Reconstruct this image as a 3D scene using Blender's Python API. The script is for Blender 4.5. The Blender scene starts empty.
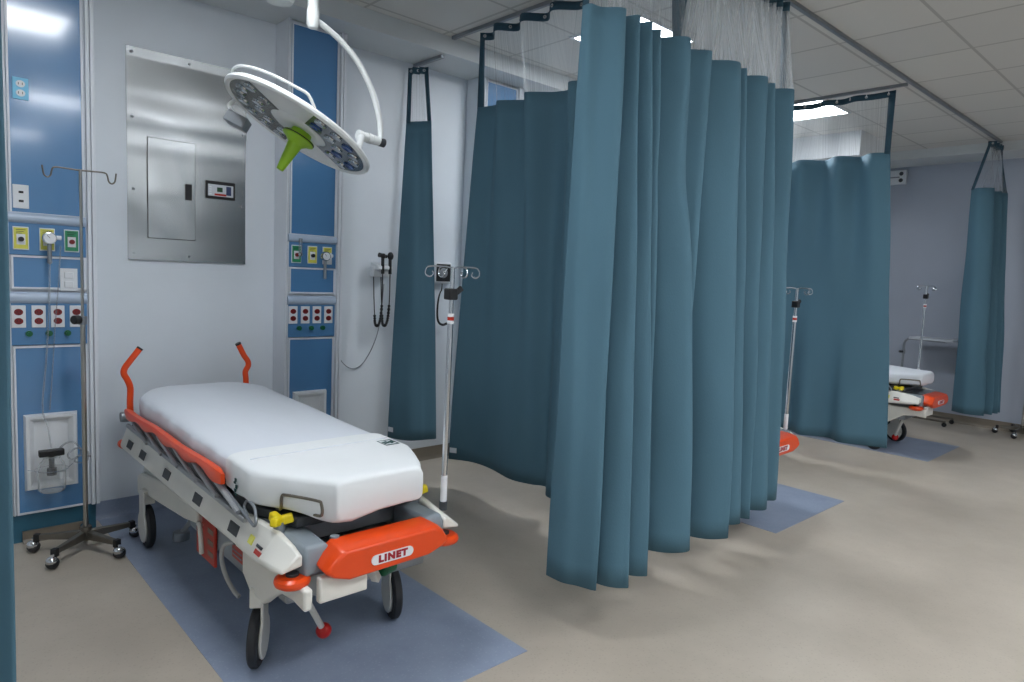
import bpy, math, random
from mathutils import Vector, Matrix
random.seed(7)
PI = math.pi
C = bpy.context.scene.collection

# ---------------------------------------------------------------- materials
def lin(c):
    return tuple(((v/255)/12.92 if v/255 <= .04045 else (((v/255)+.055)/1.055)**2.4) for v in c) + (1,)

def mat(name, rgb, rough=.5, metal=0, noise=0, nscale=8, bump=0, bscale=60, coat=0, spec=None, stretch=None, rgb2=None):
    m = bpy.data.materials.new(name); m.use_nodes = True
    nt = m.node_tree; b = nt.nodes['Principled BSDF']
    b.inputs['Base Color'].default_value = lin(rgb)
    b.inputs['Roughness'].default_value = rough
    b.inputs['Metallic'].default_value = metal
    b.inputs['Coat Weight'].default_value = coat
    b.inputs['Coat Roughness'].default_value = .08
    if spec is not None: b.inputs['Specular IOR Level'].default_value = spec
    tc = nt.nodes.new('ShaderNodeTexCoord'); vec = tc.outputs['Object']
    if stretch:
        mp = nt.nodes.new('ShaderNodeMapping'); mp.inputs['Scale'].default_value = stretch
        nt.links.new(vec, mp.inputs['Vector']); vec = mp.outputs['Vector']
    if noise or rgb2:
        n = nt.nodes.new('ShaderNodeTexNoise'); n.inputs['Scale'].default_value = nscale; n.inputs['Detail'].default_value = 6
        nt.links.new(vec, n.inputs['Vector'])
        r = nt.nodes.new('ShaderNodeValToRGB')
        a, c = lin(rgb), lin(rgb2) if rgb2 else tuple(max(0, v*(1-noise)) for v in lin(rgb)[:3]) + (1,)
        r.color_ramp.elements[0].position = .35; r.color_ramp.elements[1].position = .65
        r.color_ramp.elements[0].color = c; r.color_ramp.elements[1].color = a
        nt.links.new(n.outputs['Fac'], r.inputs['Fac']); nt.links.new(r.outputs['Color'], b.inputs['Base Color'])
    if bump:
        n = nt.nodes.new('ShaderNodeTexNoise'); n.inputs['Scale'].default_value = bscale; n.inputs['Detail'].default_value = 3
        nt.links.new(vec, n.inputs['Vector'])
        bp = nt.nodes.new('ShaderNodeBump'); bp.inputs['Strength'].default_value = bump; bp.inputs['Distance'].default_value = .01
        nt.links.new(n.outputs['Fac'], bp.inputs['Height']); nt.links.new(bp.outputs['Normal'], b.inputs['Normal'])
    return m

M = {}
M['wall'] = mat('wall_paint', (216, 223, 230), .5, noise=.04, nscale=3, bump=.05, bscale=180)
M['wall_dim'] = mat('wall_paint_dimmed', (168, 176, 190), .5, noise=.05, nscale=2, bump=.05, bscale=180)  # wall paint with the light's fall-off toward the far end darkened into its colour
M['soffit'] = mat('soffit_paint', (205, 210, 212), .6, noise=.03, nscale=3)
M['blue'] = mat('blue_laminate', (84, 132, 178), .17, noise=.06, nscale=2.5, coat=.5)
M['blue_strip'] = mat('blue_service_strip', (82, 130, 176), .3, noise=.05, nscale=4)
M['blue_white'] = mat('pale_rail', (176, 192, 212), .35, noise=.04, nscale=5)
M['alu'] = mat('white_aluminium', (200, 205, 212), .35, .15, noise=.05, nscale=6)
M['trimwhite'] = mat('white_trim', (214, 219, 226), .4, noise=.03, nscale=6)
M['polesteel'] = mat('pole_steel', (176, 174, 168), .28, 1, noise=.06, nscale=20)
M['alu_grey'] = mat('grey_aluminium', (140, 148, 158), .4, .3, noise=.05, nscale=6)
M['white_plastic'] = mat('white_plastic', (222, 226, 230), .35, noise=.03, nscale=10)
M['black'] = mat('black_plastic', (20, 21, 24), .4, noise=.1, nscale=20)
M['red_socket'] = mat('red_socket', (120, 20, 24), .35, noise=.1, nscale=30)
M['green_btn'] = mat('green_button', (22, 100, 62), .35, noise=.1, nscale=30)
M['yellow'] = mat('yellow_label', (214, 212, 90), .4, noise=.05, nscale=30)
M['green_label'] = mat('green_label', (40, 140, 96), .4, noise=.05, nscale=30)
M['cyan_plate'] = mat('cyan_plate', (110, 190, 225), .35, noise=.03, nscale=20)
M['teal_base'] = mat('teal_base', (50, 104, 128), .4, noise=.08, nscale=8)
M['beige_base'] = mat('beige_cove_base', (128, 118, 104), .45, noise=.12, nscale=6)
M['steel'] = mat('brushed_steel', (178, 182, 184), .25, 1, noise=.04, nscale=40)
M['railgrey'] = mat('pale_grey_metal', (166, 170, 174), .35, .3, noise=.05, nscale=14)
M['chrome'] = mat('chrome', (205, 208, 212), .14, 1, noise=.03, nscale=20)
M['dullsteel'] = mat('dull_steel', (120, 116, 108), .4, .8, noise=.08, nscale=20)
M['orange'] = mat('orange_plastic', (228, 72, 10), .34, noise=.04, nscale=12, coat=.15)
M['redball'] = mat('red_plastic', (186, 20, 16), .3, noise=.05, nscale=20)
M['bedwhite'] = mat('bed_white_plastic', (222, 221, 214), .38, noise=.04, nscale=10)
M['bedgrey'] = mat('bed_grey_plastic', (132, 142, 150), .42, noise=.06, nscale=10)
M['beddark'] = mat('bed_dark_grey', (54, 58, 62), .5, noise=.1, nscale=12)
M['metalgrey'] = mat('grey_painted_metal', (142, 148, 154), .35, .5, noise=.06, nscale=14)
M['tyre'] = mat('rubber_tyre', (36, 38, 42), .6, noise=.1, nscale=30)
M['hubgrey'] = mat('wheel_hub_grey', (168, 170, 168), .45, noise=.05, nscale=20)
M['redlabel'] = mat('red_label', (176, 44, 28), .4, noise=.06, nscale=40)
M['yknob'] = mat('yellow_knob', (226, 204, 20), .35, noise=.05, nscale=20)
M['sheet'] = mat('white_sheet', (214, 220, 228), .85, noise=.03, nscale=4, bump=.25, bscale=9, stretch=(1.4, .6, 1))
M['sheet2'] = mat('draw_sheet', (226, 230, 232), .85, noise=.03, nscale=4, bump=.25, bscale=7)
M['ink'] = mat('laundry_ink', (40, 84, 84), .8, noise=.3, nscale=60)
M['greenhandle'] = mat('lime_handle', (150, 196, 40), .4, noise=.05, nscale=14)
M['lampwhite'] = mat('lamp_white', (222, 226, 226), .3, noise=.03, nscale=8, coat=.2)
M['lampglass'] = mat('lamp_grey_glass', (96, 104, 108), .18, .35, noise=.25, nscale=14)
M['lens'] = mat('lamp_lens', (190, 196, 200), .08, .85, noise=.3, nscale=40)
M['lensblue'] = mat('lamp_lens_blue', (56, 90, 150), .1, .6, noise=.3, nscale=40)
M['tag'] = mat('white_tag', (220, 226, 232), .7, noise=.04, nscale=30)
M['badge_red'] = mat('badge_red', (160, 16, 40), .4, noise=.05, nscale=50)
M['screen'] = mat('green_screen', (30, 70, 44), .3, noise=.2, nscale=60)
M['ctl_blue'] = mat('controller_blue', (52, 66, 104), .35, noise=.1, nscale=40)
M['teal'] = mat('teal_fabric', (82, 117, 134), .8, noise=.12, nscale=2.2, bump=.12, bscale=260, stretch=(1, 1, .35), spec=.25)
M['teal_dark'] = mat('teal_hem', (44, 76, 92), .8, noise=.1, nscale=20)

def floor_mat(name, a, b, c, big, fine, rough, bumpy):
    m = bpy.data.materials.new(name); m.use_nodes = True
    nt = m.node_tree; p = nt.nodes['Principled BSDF']; L = nt.links.new
    tc = nt.nodes.new('ShaderNodeTexCoord')
    n1 = nt.nodes.new('ShaderNodeTexNoise'); n1.inputs['Scale'].default_value = big; n1.inputs['Detail'].default_value = 7; n1.inputs['Roughness'].default_value = .6
    L(tc.outputs['Object'], n1.inputs['Vector'])
    r1 = nt.nodes.new('ShaderNodeValToRGB')
    r1.color_ramp.elements[0].position = .25; r1.color_ramp.elements[0].color = lin(a)
    r1.color_ramp.elements[1].position = .78; r1.color_ramp.elements[1].color = lin(b)
    L(n1.outputs['Fac'], r1.inputs['Fac'])
    n2 = nt.nodes.new('ShaderNodeTexVoronoi'); n2.inputs['Scale'].default_value = fine
    L(tc.outputs['Object'], n2.inputs['Vector'])
    r2 = nt.nodes.new('ShaderNodeValToRGB')
    r2.color_ramp.elements[0].position = .0; r2.color_ramp.elements[0].color = (1, 1, 1, 1)
    r2.color_ramp.elements[1].position = .3; r2.color_ramp.elements[1].color = (0, 0, 0, 1)
    L(n2.outputs['Distance'], r2.inputs['Fac'])
    mx = nt.nodes.new('ShaderNodeMixRGB'); mx.inputs['Color2'].default_value = lin(c)
    ml = nt.nodes.new('ShaderNodeMath'); ml.operation = 'MULTIPLY'; ml.inputs[1].default_value = .35
    L(r2.outputs['Color'], ml.inputs[0]); L(ml.outputs[0], mx.inputs['Fac'])
    L(r1.outputs['Color'], mx.inputs['Color1']); L(mx.outputs['Color'], p.inputs['Base Color'])
    n3 = nt.nodes.new('ShaderNodeTexNoise'); n3.inputs['Scale'].default_value = 1.7; n3.inputs['Detail'].default_value = 4
    L(tc.outputs['Object'], n3.inputs['Vector'])
    mr = nt.nodes.new('ShaderNodeMapRange'); mr.inputs['From Min'].default_value = .3; mr.inputs['From Max'].default_value = .7
    mr.inputs['To Min'].default_value = rough; mr.inputs['To Max'].default_value = rough+.18
    L(n3.outputs['Fac'], mr.inputs['Value']); L(mr.outputs[0], p.inputs['Roughness'])
    bp = nt.nodes.new('ShaderNodeBump'); bp.inputs['Strength'].default_value = bumpy; bp.inputs['Distance'].default_value = .02
    n4 = nt.nodes.new('ShaderNodeTexNoise'); n4.inputs['Scale'].default_value = 3.5; n4.inputs['Detail'].default_value = 5
    L(tc.outputs['Object'], n4.inputs['Vector'])
    L(n4.outputs['Fac'], bp.inputs['Height']); L(bp.outputs['Normal'], p.inputs['Normal'])
    return m
M['floor'] = floor_mat('beige_vinyl_floor', (164, 155, 142), (192, 183, 170), (134, 126, 114), 1.3, 60, .36, .12)
M['mat'] = floor_mat('blue_vinyl_inlay', (130, 142, 164), (148, 160, 180), (176, 186, 202), 5, 60, .36, .1)

def ceil_mat():
    m = bpy.data.materials.new('ceiling_tiles'); m.use_nodes = True
    nt = m.node_tree; p = nt.nodes['Principled BSDF']; L = nt.links.new
    p.inputs['Roughness'].default_value = .85
    tc = nt.nodes.new('ShaderNodeTexCoord'); mp = nt.nodes.new('ShaderNodeMapping')
    mp.inputs['Location'].default_value = (-.43+.012, -.2+.012, 0)
    L(tc.outputs['Object'], mp.inputs['Vector'])
    br = nt.nodes.new('ShaderNodeTexBrick'); br.offset = 0; br.offset_frequency = 1; br.squash = 1
    br.inputs['Scale'].default_value = 1; br.inputs['Brick Width'].default_value = .62; br.inputs['Row Height'].default_value = .62
    br.inputs['Mortar Size'].default_value = .011; br.inputs['Mortar Smooth'].default_value = .2
    br.inputs['Color1'].default_value = lin((214, 213, 208)); br.inputs['Color2'].default_value = lin((209, 208, 204))
    br.inputs['Mortar'].default_value = lin((182, 181, 177))
    L(mp.outputs['Vector'], br.inputs['Vector']); L(br.outputs['Color'], p.inputs['Base Color'])
    return m
M['ceil'] = ceil_mat()

def steel_wavy():
    m = mat('warped_steel_sheet', (176, 180, 182), .2, 1)
    nt = m.node_tree; b = nt.nodes['Principled BSDF']; L = nt.links.new
    tc = nt.nodes.new('ShaderNodeTexCoord')
    mp = nt.nodes.new('ShaderNodeMapping'); mp.inputs['Scale'].default_value = (.55, 1, 2.6)
    L(tc.outputs['Object'], mp.inputs['Vector'])
    n = nt.nodes.new('ShaderNodeTexNoise'); n.inputs['Scale'].default_value = 1.7; n.inputs['Detail'].default_value = 1
    L(mp.outputs['Vector'], n.inputs['Vector'])
    bp = nt.nodes.new('ShaderNodeBump'); bp.inputs['Strength'].default_value = .9; bp.inputs['Distance'].default_value = .035
    L(n.outputs['Fac'], bp.inputs['Height'])
    mp2 = nt.nodes.new('ShaderNodeMapping'); mp2.inputs['Scale'].default_value = (1, 1, 90)
    L(tc.outputs['Object'], mp2.inputs['Vector'])
    n2 = nt.nodes.new('ShaderNodeTexNoise'); n2.inputs['Scale'].default_value = 3
    L(mp2.outputs['Vector'], n2.inputs['Vector'])
    mr = nt.nodes.new('ShaderNodeMapRange'); mr.inputs['To Min'].default_value = .24; mr.inputs['To Max'].default_value = .29
    L(n2.outputs['Fac'], mr.inputs['Value']); L(mr.outputs[0], b.inputs['Roughness'])
    L(bp.outputs['Normal'], b.inputs['Normal'])
    return m
M['steel_wavy'] = steel_wavy()
M['steel_sheet'] = mat('steel_sheet', (190, 194, 196), .27, 1, noise=.05, nscale=6, stretch=(.4, 1, 60))

def net_mat(name, lo, hi):
    m = bpy.data.materials.new(name); m.use_nodes = True
    nt = m.node_tree; L = nt.links.new
    p = nt.nodes['Principled BSDF']; out = nt.nodes['Material Output']
    p.inputs['Base Color'].default_value = lin((190, 194, 196)); p.inputs['Roughness'].default_value = .8
    tl = nt.nodes.new('ShaderNodeBsdfTranslucent'); tl.inputs['Color'].default_value = lin((190, 194, 196))
    ad = nt.nodes.new('ShaderNodeMixShader'); ad.inputs['Fac'].default_value = .45
    L(p.outputs[0], ad.inputs[1]); L(tl.outputs[0], ad.inputs[2])
    tr = nt.nodes.new('ShaderNodeBsdfTransparent')
    uv = nt.nodes.new('ShaderNodeUVMap'); uv.uv_map = 'UVMap'
    mp = nt.nodes.new('ShaderNodeMapping'); mp.inputs['Scale'].default_value = (120, .35, 1)
    L(uv.outputs[0], mp.inputs['Vector'])
    n = nt.nodes.new('ShaderNodeTexNoise'); n.inputs['Scale'].default_value = 1; n.inputs['Detail'].default_value = 2
    L(mp.outputs[0], n.inputs['Vector'])
    mr = nt.nodes.new('ShaderNodeMapRange'); mr.inputs['From Min'].default_value = .4; mr.inputs['From Max'].default_value = .68
    mr.inputs['To Min'].default_value = lo; mr.inputs['To Max'].default_value = hi
    L(n.outputs['Fac'], mr.inputs['Value'])
    mx = nt.nodes.new('ShaderNodeMixShader')
    L(mr.outputs[0], mx.inputs['Fac']); L(tr.outputs[0], mx.inputs[1]); L(ad.outputs[0], mx.inputs[2])
    L(mx.outputs[0], out.inputs['Surface'])
    return m
M['net'] = net_mat('curtain_netting', .07, .30)
M['net_dense'] = net_mat('dense_curtain_netting', .30, .62)

def glass_mat(name, rgb, rough=.05, alpha=.3):
    m = bpy.data.materials.new(name); m.use_nodes = True
    nt = m.node_tree; L = nt.links.new; p = nt.nodes['Principled BSDF']; out = nt.nodes['Material Output']
    p.inputs['Base Color'].default_value = lin(rgb); p.inputs['Roughness'].default_value = rough
    tr = nt.nodes.new('ShaderNodeBsdfTransparent'); mx = nt.nodes.new('ShaderNodeMixShader')
    lw = nt.nodes.new('ShaderNodeLayerWeight'); lw.inputs['Blend'].default_value = .4
    mr = nt.nodes.new('ShaderNodeMapRange'); mr.inputs['To Min'].default_value = alpha*.5; mr.inputs['To Max'].default_value = min(1, alpha*2.2)
    L(lw.outputs['Facing'], mr.inputs['Value']); L(mr.outputs[0], mx.inputs['Fac'])
    L(tr.outputs[0], mx.inputs[1]); L(p.outputs[0], mx.inputs[2]); L(mx.outputs[0], out.inputs['Surface'])
    return m
M['glass'] = glass_mat('clear_jar', (200, 206, 208))
M['tube'] = glass_mat('clear_tubing', (168, 176, 182), .2, .38)

def emit(name, rgb, s):
    m = bpy.data.materials.new(name); m.use_nodes = True
    nt = m.node_tree; b = nt.nodes['Principled BSDF']
    b.inputs['Base Color'].default_value = (.8, .8, .8, 1)
    b.inputs['Emission Color'].default_value = lin(rgb); b.inputs['Emission Strength'].default_value = s
    n = nt.nodes.new('ShaderNodeTexNoise'); n.inputs['Scale'].default_value = 90
    mr = nt.nodes.new('ShaderNodeMapRange'); mr.inputs['To Min'].default_value = .35; mr.inputs['To Max'].default_value = .5
    nt.links.new(n.outputs['Fac'], mr.inputs['Value']); nt.links.new(mr.outputs[0], b.inputs['Roughness'])
    return m
LS = 11.0
M['light'] = emit('lit_diffuser', (246, 250, 255), LS)

# ---------------------------------------------------------------- mesh builder
class MB:
    def __init__(s): s.v = []; s.f = []; s.uv = None
    def add(s, vs, fs):
        o = len(s.v); s.v += [tuple(v) for v in vs]; s.f += [tuple(i+o for i in f) for f in fs]; return s
    def box(s, x0, x1, y0, y1, z0, z1):
        vs = [(x, y, z) for x in (x0, x1) for y in (y0, y1) for z in (z0, z1)]
        return s.add(vs, [(0, 1, 3, 2), (4, 6, 7, 5), (0, 4, 5, 1), (2, 3, 7, 6), (0, 2, 6, 4), (1, 5, 7, 3)])
    def prism(s, poly, axis, a, b):
        n = len(poly)
        def P(p, t):
            return {'x': (t, p[0], p[1]), 'y': (p[0], t, p[1]), 'z': (p[0], p[1], t)}[axis]
        vs = [P(p, a) for p in poly] + [P(p, b) for p in poly]
        return s.add(vs, [tuple(range(n))[::-1], tuple(range(n, 2*n))] + [(i, (i+1) % n, (i+1) % n+n, i+n) for i in range(n)])
    def loft(s, rings, close=True, cap=True):
        n = len(rings[0]); vs = [p for r in rings for p in r]; fs = []
        for k in range(len(rings)-1):
            for i in range(n if close else n-1):
                j = (i+1) % n
                fs.append((k*n+i, k*n+j, (k+1)*n+j, (k+1)*n+i))
        if cap: fs += [tuple(range(n))[::-1], tuple(range((len(rings)-1)*n, len(rings)*n))]
        return s.add(vs, fs)
    def tube(s, pts, r, n=8, smooth=0):
        P = [Vector(p) for p in pts]
        if smooth: P = [Vector(p) for p in spline(P, smooth)]
        rs = r if isinstance(r, (list, tuple)) else [r]*len(P)
        if len(rs) != len(P): rs = [rs[0]+(rs[-1]-rs[0])*i/(len(P)-1) for i in range(len(P))]
        up = None; rings = []
        for i, p in enumerate(P):
            t = (P[min(i+1, len(P)-1)]-P[max(i-1, 0)]).normalized()
            if up is None:
                a = Vector((0, 0, 1)) if abs(t.z) < .9 else Vector((1, 0, 0))
                up = (a-t*a.dot(t)).normalized()
            else:
                up = (up-t*up.dot(t)); up = up.normalized() if up.length > 1e-6 else t.orthogonal().normalized()
            sd = t.cross(up)
            rings.append([p+(up*math.cos(2*PI*k/n)+sd*math.sin(2*PI*k/n))*rs[i] for k in range(n)])
        return s.loft(rings)
    def cyl(s, p, q, r, n=16, r2=None): return s.tube([p, q], [r, r if r2 is None else r2], n)
    def bar(s, p, q, w, h, up=(0, 0, 1)):
        p, q = Vector(p), Vector(q); t = (q-p).normalized(); u = Vector(up); u = (u-t*u.dot(t)).normalized(); sd = t.cross(u)
        R = lambda c: [c+sd*(w/2)+u*(h/2), c-sd*(w/2)+u*(h/2), c-sd*(w/2)-u*(h/2), c+sd*(w/2)-u*(h/2)]
        return s.loft([R(p), R(q)])
    def lathe(s, prof, c=(0, 0, 0), ax=(0, 0, 1), n=24, ring=False):
        c = Vector(c); a = Vector(ax).normalized(); u = a.orthogonal().normalized(); w = a.cross(u)
        rings = [[c+a*h+(u*math.cos(2*PI*k/n)+w*math.sin(2*PI*k/n))*max(r, 1e-4) for k in range(n)] for r, h in prof]
        return s.loft(rings+[rings[0]], cap=False) if ring else s.loft(rings)
    def ball(s, c, r, n=14, sc=(1, 1, 1)):
        rings = []
        for i in range(1, n):
            th = PI*i/n
            rings.append([(c[0]+sc[0]*r*math.sin(th)*math.cos(2*PI*k/n), c[1]+sc[1]*r*math.sin(th)*math.sin(2*PI*k/n), c[2]+sc[2]*r*math.cos(th)) for k in range(n)])
        return s.loft(rings)
    def build(s, name, m, parent=None, bevel=0, seg=2, ang=32, loc=None):
        me = bpy.data.meshes.new(name); me.from_pydata(s.v, [], s.f); me.validate()
        import bmesh
        bm = bmesh.new(); bm.from_mesh(me); bmesh.ops.recalc_face_normals(bm, faces=bm.faces); bm.to_mesh(me); bm.free()
        me.shade_smooth(); me.set_sharp_from_angle(angle=math.radians(ang))
        if s.uv:
            l = me.uv_layers.new(name='UVMap')
            for lp in me.loops: l.data[lp.index].uv = s.uv[lp.vertex_index]
        me.materials.append(M[m] if isinstance(m, str) else m)
        o = bpy.data.objects.new(name, me); C.objects.link(o)
        if parent: o.parent = parent
        if loc: o.location = loc
        if bevel:
            b = o.modifiers.new('bevel', 'BEVEL'); b.width = bevel; b.segments = seg; b.limit_method = 'ANGLE'; b.angle_limit = math.radians(35)
        return o

def spline(P, n):
    P = [Vector(p) for p in P]; out = []
    for i in range(len(P)-1):
        p0, p1, p2, p3 = P[max(i-1, 0)], P[i], P[i+1], P[min(i+2, len(P)-1)]
        for k in range(n):
            t = k/n
            out.append(.5*((2*p1)+(p2-p0)*t+(2*p0-5*p1+4*p2-p3)*t*t+(3*p1-p0-3*p2+p3)*t**3))
    out.append(P[-1]); return out

def tag(o, label=None, cat=None, group=None, kind=None):
    if label: o['label'] = label
    if cat: o['category'] = cat
    if group: o['group'] = group
    if kind: o['kind'] = kind
    return o
def thing(name, label, cat, loc=(0, 0, 0), group=None, rz=0):
    o = bpy.data.objects.new(name, None); C.objects.link(o); o.location = loc; o.rotation_euler = (0, 0, rz); o.empty_display_size = .1
    return tag(o, label, cat, group)
def copy_tree(o, parent=None):
    c = o.copy(); C.objects.link(c); c.parent = parent
    for ch in list(o.children): copy_tree(ch, c)
    return c
def dup(o, loc, label, rz=None):
    c = copy_tree(o); c.location = loc; c['label'] = label
    if rz is not None: c.rotation_euler = (0, 0, rz)
    return c
def text(name, body, m, parent, size, loc, rot, extrude=.001, off=0, sx=1):
    cu = bpy.data.curves.new(name, 'FONT'); cu.body = body; cu.size = size; cu.extrude = extrude; cu.offset = off
    cu.space_character = 1.22; cu.align_x = 'CENTER'; cu.align_y = 'CENTER'
    t = bpy.data.objects.new(name, cu); C.objects.link(t)
    bpy.context.view_layer.update()
    me = bpy.data.meshes.new_from_object(t.evaluated_get(bpy.context.evaluated_depsgraph_get()))
    bpy.data.objects.remove(t)
    me.materials.clear(); me.materials.append(M[m])
    o = bpy.data.objects.new(name, me); C.objects.link(o); o.parent = parent; o.location = loc; o.rotation_euler = rot; o.scale = (sx, 1, 1)
    return o

# ---------------------------------------------------------------- the room
WY, WX, CZ = 4.38, 9.3, 3.15
def struct(name, mb, m, bevel=0): return tag(mb.build(name, m, bevel=bevel), kind='structure')
struct('floor', MB().box(-2.2, WX+.1, -5, WY+.1, -.1, 0), 'floor')
struct('ceiling', MB().box(-2.2, WX+.1, -5, WY+.1, CZ, CZ+.1), 'ceil')
struct('wall_back', MB().box(-2.2, WX+.1, WY, WY+.1, 0, CZ), 'wall')
struct('wall_right', MB().box(WX, WX+.1, -5, WY, 0, CZ), 'wall_dim')
struct('wall_left', MB().box(-2.3, -2.2, -5, WY+.1, 0, CZ), 'wall')
struct('wall_front', MB().box(-2.2, WX+.1, -5.1, -5, 0, CZ), 'wall')
struct('trim_1', MB().box(-2.2, WX, 3.98, WY, 3.03, CZ), 'soffit')
struct('trim_2', MB().box(8.75, WX, -5, 3.98, 3.05, CZ), 'soffit')
struct('trim_3', MB().box(7.41, 8.1, 2.88, 3.98, 2.9, CZ), 'white_plastic', .004)
struct('baseboard_back', MB().prism([(WY, 0), (WY-.03, 0), (WY-.018, .012), (WY-.012, .03), (WY-.01, .1), (WY, .1)], 'x', 1.9, WX), 'beige_base')
struct('baseboard_right', MB().prism([(WX, 0), (WX-.03, 0), (WX-.018, .012), (WX-.012, .03), (WX-.01, .1), (WX, .1)], 'y', -5, WY-.03), 'beige_base')
struct('baseboard_left', MB().prism([(WY, 0), (WY-.03, 0), (WY-.018, .012), (WY-.012, .03), (WY-.01, .1), (WY, .1)], 'x', .83, 1.87), 'mat')
for i, (a, b) in enumerate([(.845, 1.85), (3.966, 5.0), (6.86, 7.85)]):
    struct('trim_%d' % (i+4), MB().box(a, b, 1.83, WY-.03, 0, .0025), 'mat')
# service chase carrying the second bay's head wall
struct('trim_7', MB().box(3.44, 3.46+.45, 4.21, WY, .1, 3.03), 'wall', .004)

# ---------------------------------------------------------------- ceiling lights
def make_light():
    t = thing('ceiling_light', '', 'ceiling light', (0, 0, CZ), 'square ceiling light panels')
    f = MB()
    for a in (((-.31, .31, -.31, -.285)), ((-.31, .31, .285, .31)), ((-.31, -.285, -.285, .285)), ((.285, .31, -.285, .285))):
        f.box(a[0], a[1], a[2], a[3], -.012, 0)
    f.build('light_frame', 'white_plastic', t)
    MB().box(-.285, .285, -.285, .285, -.008, -.001).build('diffuser', 'light', t)
    return t
lt = make_light()
spots = [((3.80, 3.03), 'lit square ceiling light panel seen behind the foremost curtain folds'),
         ((6.32, 2.99), 'lit square ceiling light panel seen through the netting of the second bay divider'),
         ((.72, 2.37), 'lit ceiling panel mirrored at the top of the left head wall'),
         ((1.34, -.42), 'lit ceiling panel mirrored as the middle glow on the left head wall')] + \
        [((x, y), 'lit square ceiling light panel over the aisle outside the picture') for x, y in [(2.58, -.42), (3.82, -.42), (6.32, -.42), (1.34, -3.2), (3.84, -3.2), (-1.14, -.42)]]  # unseen panels; the far-left one is added to brighten the left side
for i, ((x, y), lb) in enumerate(spots):
    o = lt if i == 0 else dup(lt, (x, y, CZ), lb)
    o.location = (x, y, CZ); o['label'] = lb

# ---------------------------------------------------------------- curtain tracks
def track(label, pts, z=CZ):
    o = MB()
    for a, b in zip(pts[:-1], pts[1:]):
        o.bar((a[0], a[1], z-.012), (b[0], b[1], z-.012), .028, .024)
    r = o.build('curtain_track', 'metalgrey', bevel=.003)
    return tag(r, label, 'curtain track')
track('long grey ceiling track running along the fronts of the bays', [(-1.0, 1.96), (8.72, 1.96)])
track('ceiling track of the divider curtain beside the first bed', [(2.97, 2.0), (2.97, 3.96)])
track('ceiling track of the divider curtain beside the farther bed', [(5.96, 2.0), (5.96, 3.96)])
track('short track on the soffit above the narrow wall curtain', [(2.93, 4.02), (2.93, 4.37)], 3.03)

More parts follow.
